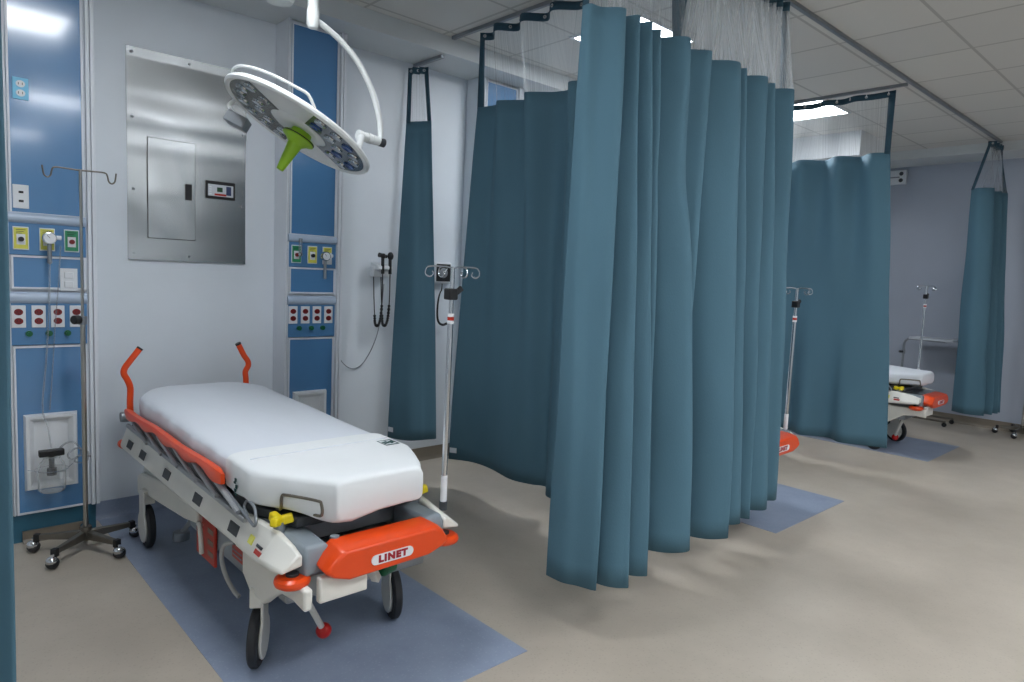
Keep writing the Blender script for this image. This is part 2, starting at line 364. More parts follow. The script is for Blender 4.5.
# ---------------------------------------------------------------- curtains
def arclen(P):
    L = [0]
    for a, b in zip(P[:-1], P[1:]): L.append(L[-1]+(Vector(b)-Vector(a)).length)
    return L
def curtain(label, bot, top, trk, zb=.23, zf=2.62, zt=3.12, n=8, dent=None, hooks=8, tagpos=None, net='net', sag=0, wob=.004, hem=.035):
    """bot/top: plan points of the folds at hem and at netting line; trk: plan points at the track."""
    B, T, K = spline([(*p, 0) for p in bot], n), spline([(*p, 0) for p in top], n), spline([(*p, 0) for p in trk], n)
    m = min(len(B), len(T), len(K)); assert len(B) == len(T) == len(K), (len(B), len(T), len(K))
    c = (Vector(trk[0])+Vector(trk[-1]))/2
    t = thing('privacy_curtain', label, 'curtain', (c.x, c.y, 0), 'teal cubicle curtains')
    off = Vector((c.x, c.y, 0)); rows = 26; L = arclen(T); tot = L[-1]
    rnd = random.Random(len(label)); ph = [rnd.uniform(0, 6) for _ in range(4)]
    mb = MB(); vs = []
    for r in range(rows+1):
        f = r/rows; z = zb+(zf-zb)*f; e = f**1.15
        for i in range(m):
            p = B[i].lerp(T[i], e)
            w = wob*(math.sin(z*4.1+ph[0]+L[i]*9)+.7*math.sin(z*7.3+ph[1]+L[i]*15))
            zz = z + (1-f)*sag*math.sin(L[i]*6+ph[2])
            q = Vector((p.x+w*.5, p.y+w, zz))
            if dent: q = dent(q, i/(m-1), z)
            vs.append(q-off)
    fs = [(r*m+i, r*m+i+1, (r+1)*m+i+1, (r+1)*m+i) for r in range(rows) for i in range(m-1)]
    mb.add(vs, fs)
    fab = mb.build('fabric_panel', 'teal', t, ang=180)
    so = fab.modifiers.new('thick', 'SOLIDIFY'); so.thickness = .0025; so.offset = 0
    # netting
    nm = MB(); nv = []; uv = []; NR = 8; zn = zt-.06
    for r in range(NR+1):
        f = r/NR; z = zf-.004+(zn-zf+.004)*f
        for i in range(m):
            p = T[i].lerp(K[i], f); nv.append(Vector((p.x, p.y, z))-off); uv.append((L[i], z))
    nm.add(nv, [(r*m+i, r*m+i+1, (r+1)*m+i+1, (r+1)*m+i) for r in range(NR) for i in range(m-1)]); nm.uv = uv
    nm.build('netting', net, t, ang=180)
    # header band
    hb = MB(); bv = []
    for i in range(m): bv += [K[i]-off+Vector((0, 0, zn)), K[i]-off+Vector((0, 0, zt-.012))]
    hb.add(bv, [(2*i, 2*i+2, 2*i+3, 2*i+1) for i in range(m-1)])
    h = hb.build('header_band', 'teal_dark', t, ang=180)
    so = h.modifiers.new('thick', 'SOLIDIFY'); so.thickness = .004; so.offset = 0
    # side hems along the netting
    def strip(i0, d):
        s = MB(); v = []
        k = i0
        for r in range(NR+1):
            f = r/NR; z = zf-.01+(zn-zf+.02)*f; p = T[k].lerp(K[k], f)
            # walk along the path for the hem width
            j = k; acc = 0
            while 0 <= j+d < m and acc < hem: acc += (T[j+d]-T[j]).length; j += d
            q = T[j].lerp(K[j], f)
            v += [Vector((p.x, p.y, z))-off, Vector((q.x, q.y, z))-off]
        s.add(v, [(2*r, 2*r+2, 2*r+3, 2*r+1) for r in range(NR)])
        o = s.build('side_hem', 'teal_dark', t, ang=180)
        so = o.modifiers.new('thick', 'SOLIDIFY'); so.thickness = .006; so.offset = 0
    strip(0, 1); strip(m-1, -1)
    # grommets with hooks
    for k in range(hooks):
        i = min(m-1, int((k+.4)*m/hooks)); p = K[i]-off; a, b = K[max(i-1, 0)], K[min(i+1, m-1)]; d = (b-a).normalized(); nn = Vector((d.y, -d.x, 0))
        c0 = p+Vector((0, 0, zt-.034))
        g = MB().lathe([(.004, -.005), (.011, -.005), (.011, .005), (.004, .005)], c0, nn, 12, True).build('grommet', 'chrome', t)
        MB().tube([c0-nn*.006, c0+Vector((0, 0, .012))-nn*.008, c0+Vector((0, 0, .03))], .0022, 6).build('hook', 'white_plastic', g)
    if tagpos:
        i = int(tagpos*(m-1)); p, q = B[i]-off, B[min(i+2, m-1)]-off; d = (q-p).normalized(); nn = Vector((d.y, -d.x, 0))
        if (Vector((-off.x, -off.y, 0))-p).dot(nn) < 0: nn = -nn
        a = p+nn*.012; b = a+d*.05
        MB().loft([[a+Vector((0, 0, zb+.05)), b+Vector((0, 0, zb+.05)), b+Vector((0, 0, zb+.085)), a+Vector((0, 0, zb+.085))],
                   [a+nn*.003+Vector((0, 0, zb+.05)), b+nn*.003+Vector((0, 0, zb+.05)), b+nn*.003+Vector((0, 0, zb+.085)), a+nn*.003+Vector((0, 0, zb+.085))]]).build('care_tag', 'tag', t)
    return t
def folds(p0, p1, k, amp, phase=1, jit=0, seed=1):
    """straight run from p0 to p1 with k alternating fold points either side"""
    rnd = random.Random(seed); a, b = Vector(p0), Vector(p1); d = (b-a).normalized(); nn = Vector((-d.y, d.x)); out = []
    for i in range(k+1):
        s = (1 if i % 2 else -1)*phase
        j = rnd.uniform(-jit, jit) if 0 < i < k else 0
        q = a+(b-a)*(i/k)+d*j+nn*amp*s*(rnd.uniform(.6, 1.1) if jit else 1); out.append((q.x, q.y))
    return out

# foremost curtain: left half of the bunch
def dent_a(q, u, z):
    if u > .72:
        g = math.exp(-((z-1.98)/.13)**2)*math.exp(-((u-.84)/.07)**2)
        l = abs(z-1.98)*.12
        q = q+Vector((-.01, .055, 0))*g
        g2 = math.exp(-((z-(2.25-.9*(u-.78)))/.3)**2)*math.exp(-((u-.93)/.035)**2)
        q = q+Vector((0, .03, 0))*g2
    return q
def bunch(noses, start, vy, end):
    """per fold: deep valley, round belly, nose"""
    out = [start]; px_ = start[0]
    for k, (x, y) in enumerate(noses):
        x += .012
        g = x-px_
        if k: out.append((px_+min(.035, g*.3), vy))
        else: out.append((start[0]+.0*g, (start[1]+y)/2+.02))
        out += [(x-.62*g, y+.09 if k else y+.07), (x-.27*g, y+.004), (x, y+.02)]
        px_ = x
    return out+[end]
def zig(a, b, n, y=1.96, d=.03): return [(a+(b-a)*k/(n-1), y+(d if k % 2 else -d)) for k in range(n)]
botA = bunch([(2.09, 1.70), (2.225, 1.64), (2.385, 1.66), (2.53, 1.76), (2.785, 1.69)], (2.035, 1.92), 1.95, (2.80, 1.86))
topA = bunch([(2.29, 1.865), (2.38, 1.87), (2.475, 1.875), (2.57, 1.89), (2.755, 1.86)], (2.15, 1.99), 2.0, (2.77, 1.97))
curtain('foremost bunched teal curtain, nearest the camera, hanging in deep folds', botA, topA, zig(2.13, 2.74, len(botA)), zb=.235, dent=dent_a, hooks=6)
botB = bunch([(2.85, 1.83), (3.085, 1.67), (3.34, 1.745), (3.435, 1.745), (3.69, 1.765), (3.90, 1.80)], (2.80, 1.95), 1.98, (3.915, 1.83))
botB[-5] = (3.70, 1.84); botB[-4] = (3.80, 1.84)
topB = bunch([(2.965, 1.87), (3.22, 1.865), (3.30, 1.88), (3.52, 1.875), (3.63, 1.885), (3.83, 1.87)], (2.80, 1.99), 2.01, (3.845, 1.97))
curtain('teal curtain with pale netting bunched directly right of the foremost one', botB, topB, zig(2.88, 3.84, len(botB)), zb=.235, hooks=7, net='net_dense')

# divider curtain between first and second bay
botC = [(2.86, 3.70), (2.94, 3.54), (2.945, 3.34), (2.90, 3.10), (2.93, 2.95), (2.975, 2.85), (2.85, 2.72), (2.86, 2.60), (2.98, 2.45), (2.88, 2.30), (2.97, 2.12), (2.95, 2.03)]
topC = [(2.97, 3.66), (3.0, 3.50), (2.93, 3.40), (3.03, 3.22), (2.90, 3.12), (3.01, 2.98), (3.02, 2.86), (2.90, 2.74), (3.03, 2.55), (2.91, 2.40), (3.03, 2.2), (2.96, 2.04)]
trkC = [(2.97, 3.66), (3.02, 3.58), (2.92, 3.45), (3.02, 3.34), (2.92, 3.20), (3.02, 3.08), (2.92, 2.94), (3.02, 2.80), (2.92, 2.64), (3.02, 2.45), (2.92, 2.25), (2.97, 2.04)]
curtain('dark wide teal divider curtain standing behind the iv pole of the near bed', botC, topC, trkC, zb=.205, hooks=10, tagpos=.02)

# narrow curtain at the wall
curtain('narrow teal curtain gathered against the wall beside the otoscope set',
        [(2.765, 4.34), (2.79, 4.24), (2.84, 4.16), (2.91, 4.13), (2.96, 4.12), (3.02, 4.10), (3.045, 4.10)],
        [(2.86, 4.35), (2.875, 4.32), (2.89, 4.29), (2.91, 4.26), (2.925, 4.23), (2.945, 4.20), (2.955, 4.17)],
        [(2.87, 4.36), (2.89, 4.34), (2.88, 4.31), (2.92, 4.29), (2.91, 4.27), (2.94, 4.25), (2.95, 4.22)],
        zb=.24, zf=2.60, zt=3.0, hooks=3, tagpos=.05, hem=.03)

# divider between second and third bay
bD = [(5.98, 1.90), (5.92, 2.05), (5.84, 2.22), (5.93, 2.36), (5.82, 2.55), (5.95, 2.72), (5.83, 2.9), (5.94, 3.1), (5.83, 3.35), (5.90, 3.6)]
tD = [(5.96, 2.08), (5.90, 2.2), (6.01, 2.33), (5.89, 2.47), (6.02, 2.62), (5.90, 2.78), (6.02, 2.95), (5.90, 3.15), (6.01, 3.38), (5.95, 3.6)]
kD = [(5.96, 2.08), (5.97, 2.25), (5.94, 2.38), (5.985, 2.50), (5.94, 2.62), (5.985, 2.76), (5.94, 2.92), (5.985, 3.12), (5.94, 3.36), (5.96, 3.6)]
curtain('dark teal divider curtain hanging beyond the second bed, netting on top', bD, tD, kD, zb=.235, hooks=9)

# bunched curtain at the far wall
curtain('slim bunched teal curtain at the far right near the end wall',
        [(8.52, 2.10), (8.42, 1.95), (8.50, 1.80), (8.62, 1.92), (8.66, 1.76), (8.76, 1.90), (8.80, 1.74), (8.88, 1.82), (8.92, 1.74)],
        [(8.38, 2.10), (8.33, 2.0), (8.42, 1.90), (8.60, 2.07), (8.70, 1.90), (8.78, 2.0), (8.86, 1.88), (8.96, 1.98), (9.04, 1.92)],
        [(8.40, 2.0), (8.43, 1.93), (8.48, 1.99), (8.54, 1.93), (8.58, 1.99), (8.63, 1.93), (8.67, 1.99), (8.70, 1.93), (8.74, 1.96)],
        zb=.25, hooks=6, zt=3.11)
# curtain at the left edge of the picture
curtain('teal curtain cut off by the left edge of the picture',
        folds((-.50, 1.86), (.185, 1.83), 8, .06, jit=.02, seed=3), folds((-.48, 1.92), (.20, 1.87), 8, .05, jit=.02, seed=5),
        folds((-.5, 1.96), (.2, 1.96), 8, .025), zb=.24, hooks=6)

# ---------------------------------------------------------------- head walls
def plate_box(t, name, cx, cz, w, h, m, y=-.012):
    return MB().box(cx-w/2, cx+w/2, y-.007, y, cz-h/2, cz+h/2).build(name, m, t, bevel=.002)
def headwall(x0, label, gas, extra):
    t = thing('headwall_panel', label, 'head wall', (x0, 4.2, 0), 'blue medical head walls')
    MB().box(.004, .393, .01, .178, .155, 3.028).build('backing_box', 'trimwhite', t, bevel=.003)
    for s in (0, 1):
        X = (lambda a: a) if not s else (lambda a: .397-a)
        tb = MB()
        for a, b, y in (((0, .010, -.018), (.010, .014, -.004), (.014, .022, -.014), (.022, .027, -.002)) if not s else ((0, .018, -.028), (.018, .023, -.012), (.023, .040, -.030), (.040, .046, -.006))):
            p, q = sorted((X(a), X(b))); tb.box(p, q, y, .012, .155, 3.028)
        tb.build('side_trim', 'trimwhite', t, bevel=.002)
    MB().box(.027, .351, -.004, .01, 1.70, 3.0).build('upper_panel', 'blue', t)
    b = MB()
    for (z0, z1) in ((1.70, 3.01), (1.326, 1.495), (.155, 1.035)):
        x0_, x1_, w = .028, .350, .010
        b.box(x0_, x1_, -.010, .0, z0, z0+w).box(x0_, x1_, -.010, .0, z1-w, z1).box(x0_, x0_+w, -.010, 0, z0+w, z1-w).box(x1_-w, x1_, -.010, 0, z0+w, z1-w)
    b.build('panel_border', 'trimwhite', t)
    MB().box(.03, .349, -.004, .01, 1.33, 1.49).build('middle_panel', 'blue', t)
    MB().box(.03, .349, -.004, .01, .16, 1.03).build('lower_panel', 'blue', t)
    MB().box(.014, .351, -.012, .01, 1.497, 1.66).build('gas_strip', 'blue_strip', t, bevel=.003)
    MB().box(.014, .351, -.012, .01, 1.04, 1.255).build('socket_strip', 'blue_strip', t, bevel=.003)
    for z0, z1 in ((1.655, 1.708), (1.252, 1.312)):
        zc, hh = (z0+z1)/2, (z1-z0)/2
        MB().prism([(-.004-.026*math.cos(a), zc+hh*math.sin(a)) for a in [PI*(k/8-.5) for k in range(9)]], 'x', .014, .351).build('bumper_rail', 'blue_white', t)
    MB().box(.012, .385, .02, .178, .0, .155).build('plinth', 'teal_base', t)
    MB().prism([(.02, .001), (-.02, .001), (-.004, .02), (.0, .058), (.02, .058)], 'x', .05, .34).build('cove_base', 'beige_base', t)
    for cx, c in zip((.07, .18, .286), gas):
        col = 'yellow' if c != 'g' else 'green_label'
        p = plate_box(t, 'gas_outlet', cx, 1.58, .066, .115, 'white_plastic')
        MB().box(cx-.029, cx+.029, -.0205, -.019, 1.528 if c != 'w' else 1.60, 1.632).build('outlet_label', col, p)
        MB().box(cx-.018, cx+.018, -.022, -.0205, 1.548, 1.60).build('port_plate', 'white_plastic', p)
        MB().cyl((cx, -.036, 1.575), (cx, -.019, 1.575), .012, 16).build('gas_port', 'red_socket' if c in 'gr' else 'black', p)
        b = MB()
        for k in range(3): b.box(cx-.02, cx+.02-.008*k, -.022, -.0205, 1.621-.009*k, 1.6235-.009*k)
        b.build('outlet_print', 'black', p)
    for k, cx in enumerate((.053, .137, .219, .302)):
        p = plate_box(t, 'power_outlet', cx, 1.187, .06, .113, 'white_plastic')
        for dz in (.023, -.023):
            poly = [(cx+.019*math.cos(a), 1.187+dz+.0165*math.sin(a)) for a in [2*PI*j/16 for j in range(16)]]
            sk = MB().prism(poly, 'y', -.022, -.018).build('socket', 'red_socket', p)
            MB().box(cx-.008, cx-.0055, -.0232, -.022, 1.187+dz-.005, 1.187+dz+.006).box(cx+.0055, cx+.008, -.0232, -.022, 1.187+dz-.005, 1.187+dz+.006).cyl((cx, -.0232, 1.187+dz-.009), (cx, -.022, 1.187+dz-.009), .0022, 8).build('socket_slots', 'black', sk)
    for cx in (.095, .18, .261):
        MB().cyl((cx, -.028, 1.10), (cx, -.012, 1.10), .015, 18).cyl((cx, -.034, 1.10), (cx, -.028, 1.10), .008, 12).build('ground_jack', 'green_btn', t)
    # recessed niche frame
    n = MB(); x0_, x1_, z0, z1 = .063, .30, .279, .68
    o_ = [(x0_, z0), (x1_, z0), (x1_, z1), (x0_, z1)]; i_ = [(x0_+.045, z0+.045), (x1_-.045, z0+.045), (x1_-.045, z1-.045), (x0_+.045, z1-.045)]
    m_ = [(x0_+.008, z0+.008), (x1_-.008, z0+.008), (x1_-.008, z1-.008), (x0_+.008, z1-.008)]
    rings = [[(p[0], -.004, p[1]) for p in o_], [(p[0], -.03, p[1]) for p in m_], [(p[0], -.03, p[1]) for p in [(x0_+.022, z0+.022), (x1_-.022, z0+.022), (x1_-.022, z1-.022), (x0_+.022, z1-.022)]], [(p[0], -.004, p[1]) for p in i_]]
    n.loft(rings, cap=False).build('niche_frame', 'white_plastic', t, ang=20)
    MB().box(x0_+.04, x1_-.04, -.006, -.004, z0+.04, z1-.04).build('niche_back', 'white_plastic', t)
    if extra:
        p = plate_box(t, 'power_outlet', .084, 2.31, .066, .105, 'cyan_plate', -.004)
        for dz in (.022, -.022):
            sk = MB().prism([(.084+.019*math.cos(a), 2.31+dz+.0165*math.sin(a)) for a in [2*PI*j/16 for j in range(16)]], 'y', -.015, -.011).build('socket', 'white_plastic', p)
            MB().box(.074, .077, -.0165, -.015, 2.305+dz, 2.316+dz).box(.09, .093, -.0165, -.015, 2.305+dz, 2.316+dz).build('socket_slots', 'black', sk)
        p = plate_box(t, 'data_outlet', .075, 1.786, .066, .116, 'white_plastic', -.004)
        for dz in (.022, -.022): MB().box(.066, .086, -.013, -.011, 1.78+dz, 1.791+dz).build('data_jack', 'black', p)
        p = plate_box(t, 'light_switch', .272, 1.378, .078, .118, 'white_plastic', -.004)
        for dz in (.024, -.024): MB().box(.252, .292, -.017, -.011, 1.378+dz-.016, 1.378+dz+.016).build('rocker', 'white_plastic', p, bevel=.002)
    return t
headwall(.426, 'blue head wall at the left behind the wheeled drip stand', 'yyg', True)
headwall(1.873, 'blue head wall right of the steel panel, partly hidden by the surgical lamp', 'gyw', False)
headwall(3.462, 'blue head wall of the second bay, glimpsed through the divider netting', 'gyw', False)

# vacuum regulators, tubing, suction jar
def regulator(x, z, label, drop=.10):
    t = thing('vacuum_regulator', label, 'regulator', (x, 4.165, z))
    MB().lathe([(.010, -.014), (.030, -.012), (.032, 0), (.030, .012)], (.0, -.035, .0), (0, 1, 0), 24).build('gauge_body', 'chrome', t)
    MB().cyl((0, -.0505, 0), (0, -.0495, 0), .025, 24).build('dial_face', 'white_plastic', t)
    MB().bar((0, -.0515, 0), (-.012, -.0515, .014), .002, .001, (0, 1, 0)).build('needle', 'black', t)
    MB().cyl((0, -.03, -.02), (0, -.03, -.02-drop), .010, 14).ball((0, -.03, -.02-drop), .011, 10).build('outlet_stem', 'metalgrey', t)
    MB().cyl((.03, -.035, .004), (.05, -.035, .004), .011, 14).build('control_knob', 'white_plastic', t)
    MB().cyl((0, -.03, 0), (0, .012, 0), .012, 12).build('wall_probe', 'chrome', t)
regulator(.608, 1.587, 'small round gauge regulator hanging on the left head wall')
regulator(2.12, 1.575, 'small round gauge regulator on the head wall behind the bed', .12)
f = thing('flow_meter', 'short clear flow tube at the top left of the head wall behind the bed', 'flow meter', (1.955, 4.15, 1.58))
MB().cyl((0, -.0, .0), (0, 0, .10), .011, 14).build('flow_tube', 'tube', f)
MB().ball((0, 0, -.002), .014, 10).cyl((0, 0, 0), (0, .03, 0), .008, 10).build('valve', 'chrome', f)
def tubes(name, label, cat, pts, r, m, n=6, sm=8): return tag(MB().tube(pts, r, n, sm).build(name, m), label, cat)
tubes('suction_tubing', 'clear suction tube running down the left head wall to the jar', 'tube',
      [(.608, 4.132, 1.46), (.60, 4.14, 1.2), (.585, 4.15, .95), (.565, 4.14, .72), (.580, 4.10, .62), (.592, 4.092, .515)], .004, 'tube')
tubes('oxygen_tubing', 'thin clear tube hanging beside the gauge on the left head wall', 'tube',
      [(.655, 4.13, 1.55), (.645, 4.15, 1.35), (.63, 4.16, 1.15), (.615, 4.17, .9), (.60, 4.17, .70)], .003, 'tube')
tubes('coiled_tubing', 'loops of clear tubing coiled right of the suction jar', 'tube',
      [(0.630, 4.10, 0.510), (0.660, 4.09, 0.535), (0.700, 4.09, 0.525), (0.720, 4.08, 0.475), (0.680, 4.08, 0.445), (0.660, 4.07, 0.475), (0.700, 4.07, 0.505), (0.750, 4.07, 0.475), (0.740, 4.07, 0.425), (0.690, 4.07, 0.435), (0.710, 4.06, 0.465), (0.760, 4.06, 0.455)], .0045, 'tube')
tubes('power_cord', 'grey cable looping from the head wall across to the otoscope set', 'cable',
      [(2.284, 4.205, 1.12), (2.288, 4.23, 1.08), (2.30, 4.30, 1.0), (2.35, 4.36, .88), (2.42, 4.368, .80), (2.49, 4.368, .78), (2.56, 4.368, .82), (2.64, 4.368, .95), (2.69, 4.368, 1.12), (2.71, 4.36, 1.40)], .0035, 'metalgrey')
j = thing('suction_jar', 'clear suction jar with black lid standing in the left wall niche', 'suction jar', (.592, 4.092, .290))
MB().lathe([(.0, 0), (.052, 0), (.061, .014), (.063, .12), (.052, .15), (.040, .165), (.038, .18)], n=28).build('jar_glass', 'glass', j)
MB().box(-.055, .055, -.020, .020, .185, .218).build('jar_lid', 'black', j, bevel=.005)
MB().cyl((0, 0, .12), (0, 0, .186), .013, 14).cyl((0, 0, .085), (0, 0, .122), .022, 14).build('float_valve', 'black', j)
MB().tube([(.074*math.cos(a), .006+.070*math.sin(a), .115) for a in [2*PI*k/24 for k in range(25)]], .002, 6).tube([(-.074, .0, .115), (-.095, .05, .11)], .002, 6).tube([(.074, .0, .115), (.10, .05, .118)], .002, 6).build('wire_ring', 'chrome', j)

# ---------------------------------------------------------------- steel wall panel
t = thing('steel_wall_panel', 'large stainless steel panel screwed to the wall above the bed head', 'steel panel', (1.018, WY, 1.5))
def warped(x0, x1, z0, z1, yb, slope, name):
    """sheet whose face really bends: slope(z) in degrees, positive tilts the face upwards"""
    n = 48; ys = [0.0]; dz = (z1-z0)/n
    for k in range(n): ys.append(ys[-1]+math.tan(math.radians(slope((k+.5)/n)))*dz)
    tl = ys[-1]; ys = [y-tl*k/n for k, y in enumerate(ys)]
    mx_ = max(ys); m = MB()
    front = [[(x0+(x1-x0)*i/8, yb+ys[k]-mx_-.001*math.sin(i*.9+k*.12), z0+dz*k) for i in range(9)] for k in range(n+1)]
    rings = [[*r_, (x1, 0, r_[0][2]), (x0, 0, r_[0][2])] for r_ in front]
    return m.loft(rings).build(name, 'steel_sheet', t, ang=50)
warped(0, .668, 0, .775, -.006, lambda u: 1.6-3.2*math.exp(-((u-.80)/.05)**2)-4.5*math.exp(-((u-1)/.06)**2)+.5*math.sin(u*17)-1.5*u, 'lower_plate')
warped(-.002, .670, .770, 1.185, -.008, lambda u: -4.0 if u > .88 else (3.0-6.0*math.exp(-(u/.13)**2)-2.2*math.exp(-((u-.42)/.08)**2)), 'upper_plate')
for x, z in ((.025, 1.155), (.33, 1.155), (.645, 1.155), (.025, .80), (.645, .80), (.03, .40), (.64, .36), (.03, .035), (.33, .03), (.63, .03)):
    y = -.020 if z > .77 else -.010
    MB().lathe([(.0, -.003), (.006, -.0025), (.008, 0)], (x, y, z), (0, 1, 0), 12).build('screw', 'metalgrey', t)
d = warped(.105, .362, .13, .70, -.0150, lambda u: .8-2.6*math.exp(-((u-.86)/.07)**2)+.4*math.sin(u*15), 'access_door')
MB().box(.102, .365, -.0125, -.0058, .127, .703).build('door_gap', 'black', t)
MB().box(.306, .343, -.024, -.008, .365, .46).build('door_latch', 'black', d, bevel=.002)
c = MB().box(.425, .60, -.018, -.005, .392, .498).build('controller', 'black', t, bevel=.002)
MB().box(.437, .588, -.0195, -.018, .408, .478).build('controller_face', 'alu', c)
MB().box(.49, .523, -.0205, -.0195, .435, .462).build('display', 'screen', c)
MB().box(.545, .575, -.0205, -.0195, .418, .472).build('keypad', 'ctl_blue', c)
MB().box(.475, .545, -.0205, -.0195, .412, .424).build('warning_strip', 'redlabel', c)
b = MB()
for k in range(4): b.box(.443, .457, -.0205, -.0195, .416+.014*k, .424+.014*k)
b.build('indicator_keys', 'white_plastic', c)

# ---------------------------------------------------------------- otoscope and pressure gauge on the wall
t = thing('otoscope_set', 'white wall otoscope set with two black instruments and coiled cords', 'otoscope set', (2.665, WY, 1.495))
MB().box(-.07, .07, -.06, 0, -.045, .035).build('wall_base', 'white_plastic', t, bevel=.008)
MB().prism([(-.07, -.0), (-.11, .01), (-.11, .035), (-.07, .05), (-.02, .06), (-.0, .06), (-.0, -.0)], 'x', -.06, .06).build('cradle', 'white_plastic', t, bevel=.006)
for k, x in enumerate((-.02, .042)):
    MB().cyl((x, -.105, -.02), (x, -.10, .095), .012, 12).build('instrument_handle', 'black', t)
    if k == 0: MB().cyl((x-.035, -.105, .115), (x+.03, -.105, .105), .017, 14, .012).ball((x, -.105, .108), .02, 10).build('instrument_head', 'black', t)
    else: MB().ball((x, -.105, .11), .024, 12, (1, .8, 1.25)).build('instrument_head', 'black', t)
    xa = x-.045
    pts = [(x, -.105, -.02), (x+.004, -.10, -.20), (x+.002, -.09, -.33), (x-.008, -.085, -.385), (x-.024, -.085, -.40), (x-.04, -.085, -.385), (x-.046, -.085, -.33), (x-.046, -.07, -.20), (x-.042, -.05, -.04)]
    cord = [Vector(p) for p in spline(pts, 14)]
    rr = [.0095 + .003*math.sin(i*2.1) if 18 < i < 86 else .004 for i in range(len(cord))]
    MB().tube(cord, rr, 8).build('coiled_cord', 'black', t)
t = thing('blood_pressure_gauge', 'square black dial pressure gauge on the wall behind the bed iv pole', 'pressure gauge', (3.23, WY, 1.5))
MB().box(-.085, .085, -.05, 0, -.085, .085).build('gauge_case', 'white_plastic', t, bevel=.012)
MB().box(-.068, .068, -.056, -.05, -.066, .07).build('dial', 'black', t, bevel=.004)
MB().lathe([(.0, -.06), (.035, -.06), (.04, -.056)], (0, 0, 0), (0, 1, 0), 24).build('dial_ring', 'metalgrey', t)
MB().bar((-.0, -.062, 0), (.03, -.062, .035), .006, .003, (0, 1, 0)).build('needle', 'white_plastic', t)
MB().tube([(0, -.04, -.085), (-.01, -.05, -.13), (-.025, -.05, -.16), (-.04, -.05, -.22), (-.045, -.05, -.32), (-.03, -.05, -.385), (.01, -.05, -.41), (.05, -.05, -.40)], [.004, .011], 8, 8).build('coiled_hose', 'black', t)

# ---------------------------------------------------------------- surgical lamp
F_ = Vector((.67568, .73105, -.09526)); 
def camdir(v):
    R = [Vector(r) for r in CAMR]; return R[0]*v[0]+R[1]*v[1]+R[2]*v[2]
yaw, pit, rol = .745883, -.0954055, .0445121
fy = Vector((math.sin(yaw)*math.cos(pit), math.cos(yaw)*math.cos(pit), math.sin(pit)))
r0 = fy.cross(Vector((0, 0, 1))).normalized(); u0 = r0.cross(fy)
r2 = r0*math.cos(rol)+u0*math.sin(rol); u2 = -r0*math.sin(rol)+u0*math.cos(rol)
L0 = Vector((1.350, 2.90, 2.105))
t = thing('surgical_lamp', 'white ring-shaped surgical lamp with lime handle above the bed', 'surgical lamp', L0)
nd = (r2*(-.46*.965)-u2*(.89*.965)-fy*.14).normalized()          # the way the lamp shines
mj = (r2*.887-u2*.46); mj = (mj-nd*mj.dot(nd)).normalized(); mn = nd.cross(mj).normalized()
Rm = .342
def disc(prof, n=64, ring=False): return MB().lathe(prof, (0, 0, 0), nd, n, ring)
# rim shell: profile (radius, height along shining direction)
disc([(Rm-.020, .008), (Rm-.008, .010), (Rm, .002), (Rm, -.008), (Rm-.01, -.018), (Rm-.05, -.026), (Rm-.06, -.022), (Rm-.03, 0)], ring=True).build('lamp_rim', 'lampwhite', t)
def sector(a0, a1, ri, ro, h0, h1, k=14):
    A = [a0+(a1-a0)*i/k for i in range(k+1)]
    pts = [(mj*math.cos(a)+mn*math.sin(a))*ro for a in A]+[(mj*math.cos(a)+mn*math.sin(a))*ri for a in A[::-1]]
    return MB().loft([[p+nd*h0 for p in pts], [p+nd*h1 for p in pts]])
for a0, a1, m_ in ((math.radians(118), math.radians(242), 'lampglass'), (math.radians(-62), math.radians(62), 'lampglass')):
    s = sector(a0, a1, .13, Rm-.016, -.02, .004).build('lens_segment', m_, t)
    k = 0
    for rr in (.19, .27):
        for q in range(5 if rr < .2 else 7):
            a = a0+(a1-a0)*(q+.5)/(5 if rr < .2 else 7); p = (mj*math.cos(a)+mn*math.sin(a))*rr
            MB().lathe([(.028, .003), (.026, .010), (.012, .006), (.0, .005)], p, nd, 14).build('led_lens', ('lensblue' if (q % 3 == 1 and a0 < 0) else 'lens'), s); k += 1
sector(math.radians(62), math.radians(118), .10, Rm-.016, -.018, .002).build('bridge_cover', 'lampwhite', t)
sector(math.radians(242), math.radians(298), .10, Rm-.016, -.018, .002).build('bridge_cover', 'lampwhite', t)
disc([(0, .012), (.11, .010), (.135, .0), (.13, -.03), (.06, -.055), (0, -.06)], 40).build('center_hub', 'lampwhite', t)
h = MB().lathe([(.045, .010), (.047, .030), (.07, .036), (.072, .048), (.05, .058), (.032, .075), (.026, .12), (.018, .19), (.015, .205), (0, .207)], mj*.022, nd, 24).build('sterile_handle', 'greenhandle', t)
MB().lathe([(.071, .039), (.0735, .040), (.0735, .043), (.071, .044)], mj*.022, nd, 32, True).build('handle_ring', 'black', h)
# grip rail over the upper left edge, small box under the left edge
A = [math.radians(a) for a in range(64, 201, 8)]
rp = [(mj*math.cos(a)+mn*math.sin(a))*(Rm-.01)-nd*(.048 if 0 < i < len(A)-1 else .015) for i, a in enumerate(A)]
MB().tube(rp, .006, 8, 3).build('grip_rail', 'lampwhite', t)
bx = -mj*(Rm-.07)+mn*.02+nd*.03
e = lambda a, b, c_: bx+mj*a+mn*b+nd*c_
MB().loft([[e(-.01, -.03, .05), e(.085, -.03, .05), e(.085, .03, .05), e(-.01, .03, .05)], [e(-.01, -.03, .10), e(.085, -.03, .10), e(.085, .03, .10), e(-.01, .03, .10)]]).build('sensor_box', 'metalgrey', t, bevel=.004)
MB().tube([e(-.02, 0, -.0), e(-.03, 0, .03), e(.0, 0, .06)], .010, 8, 4).build('sensor_bracket', 'lampwhite', t)
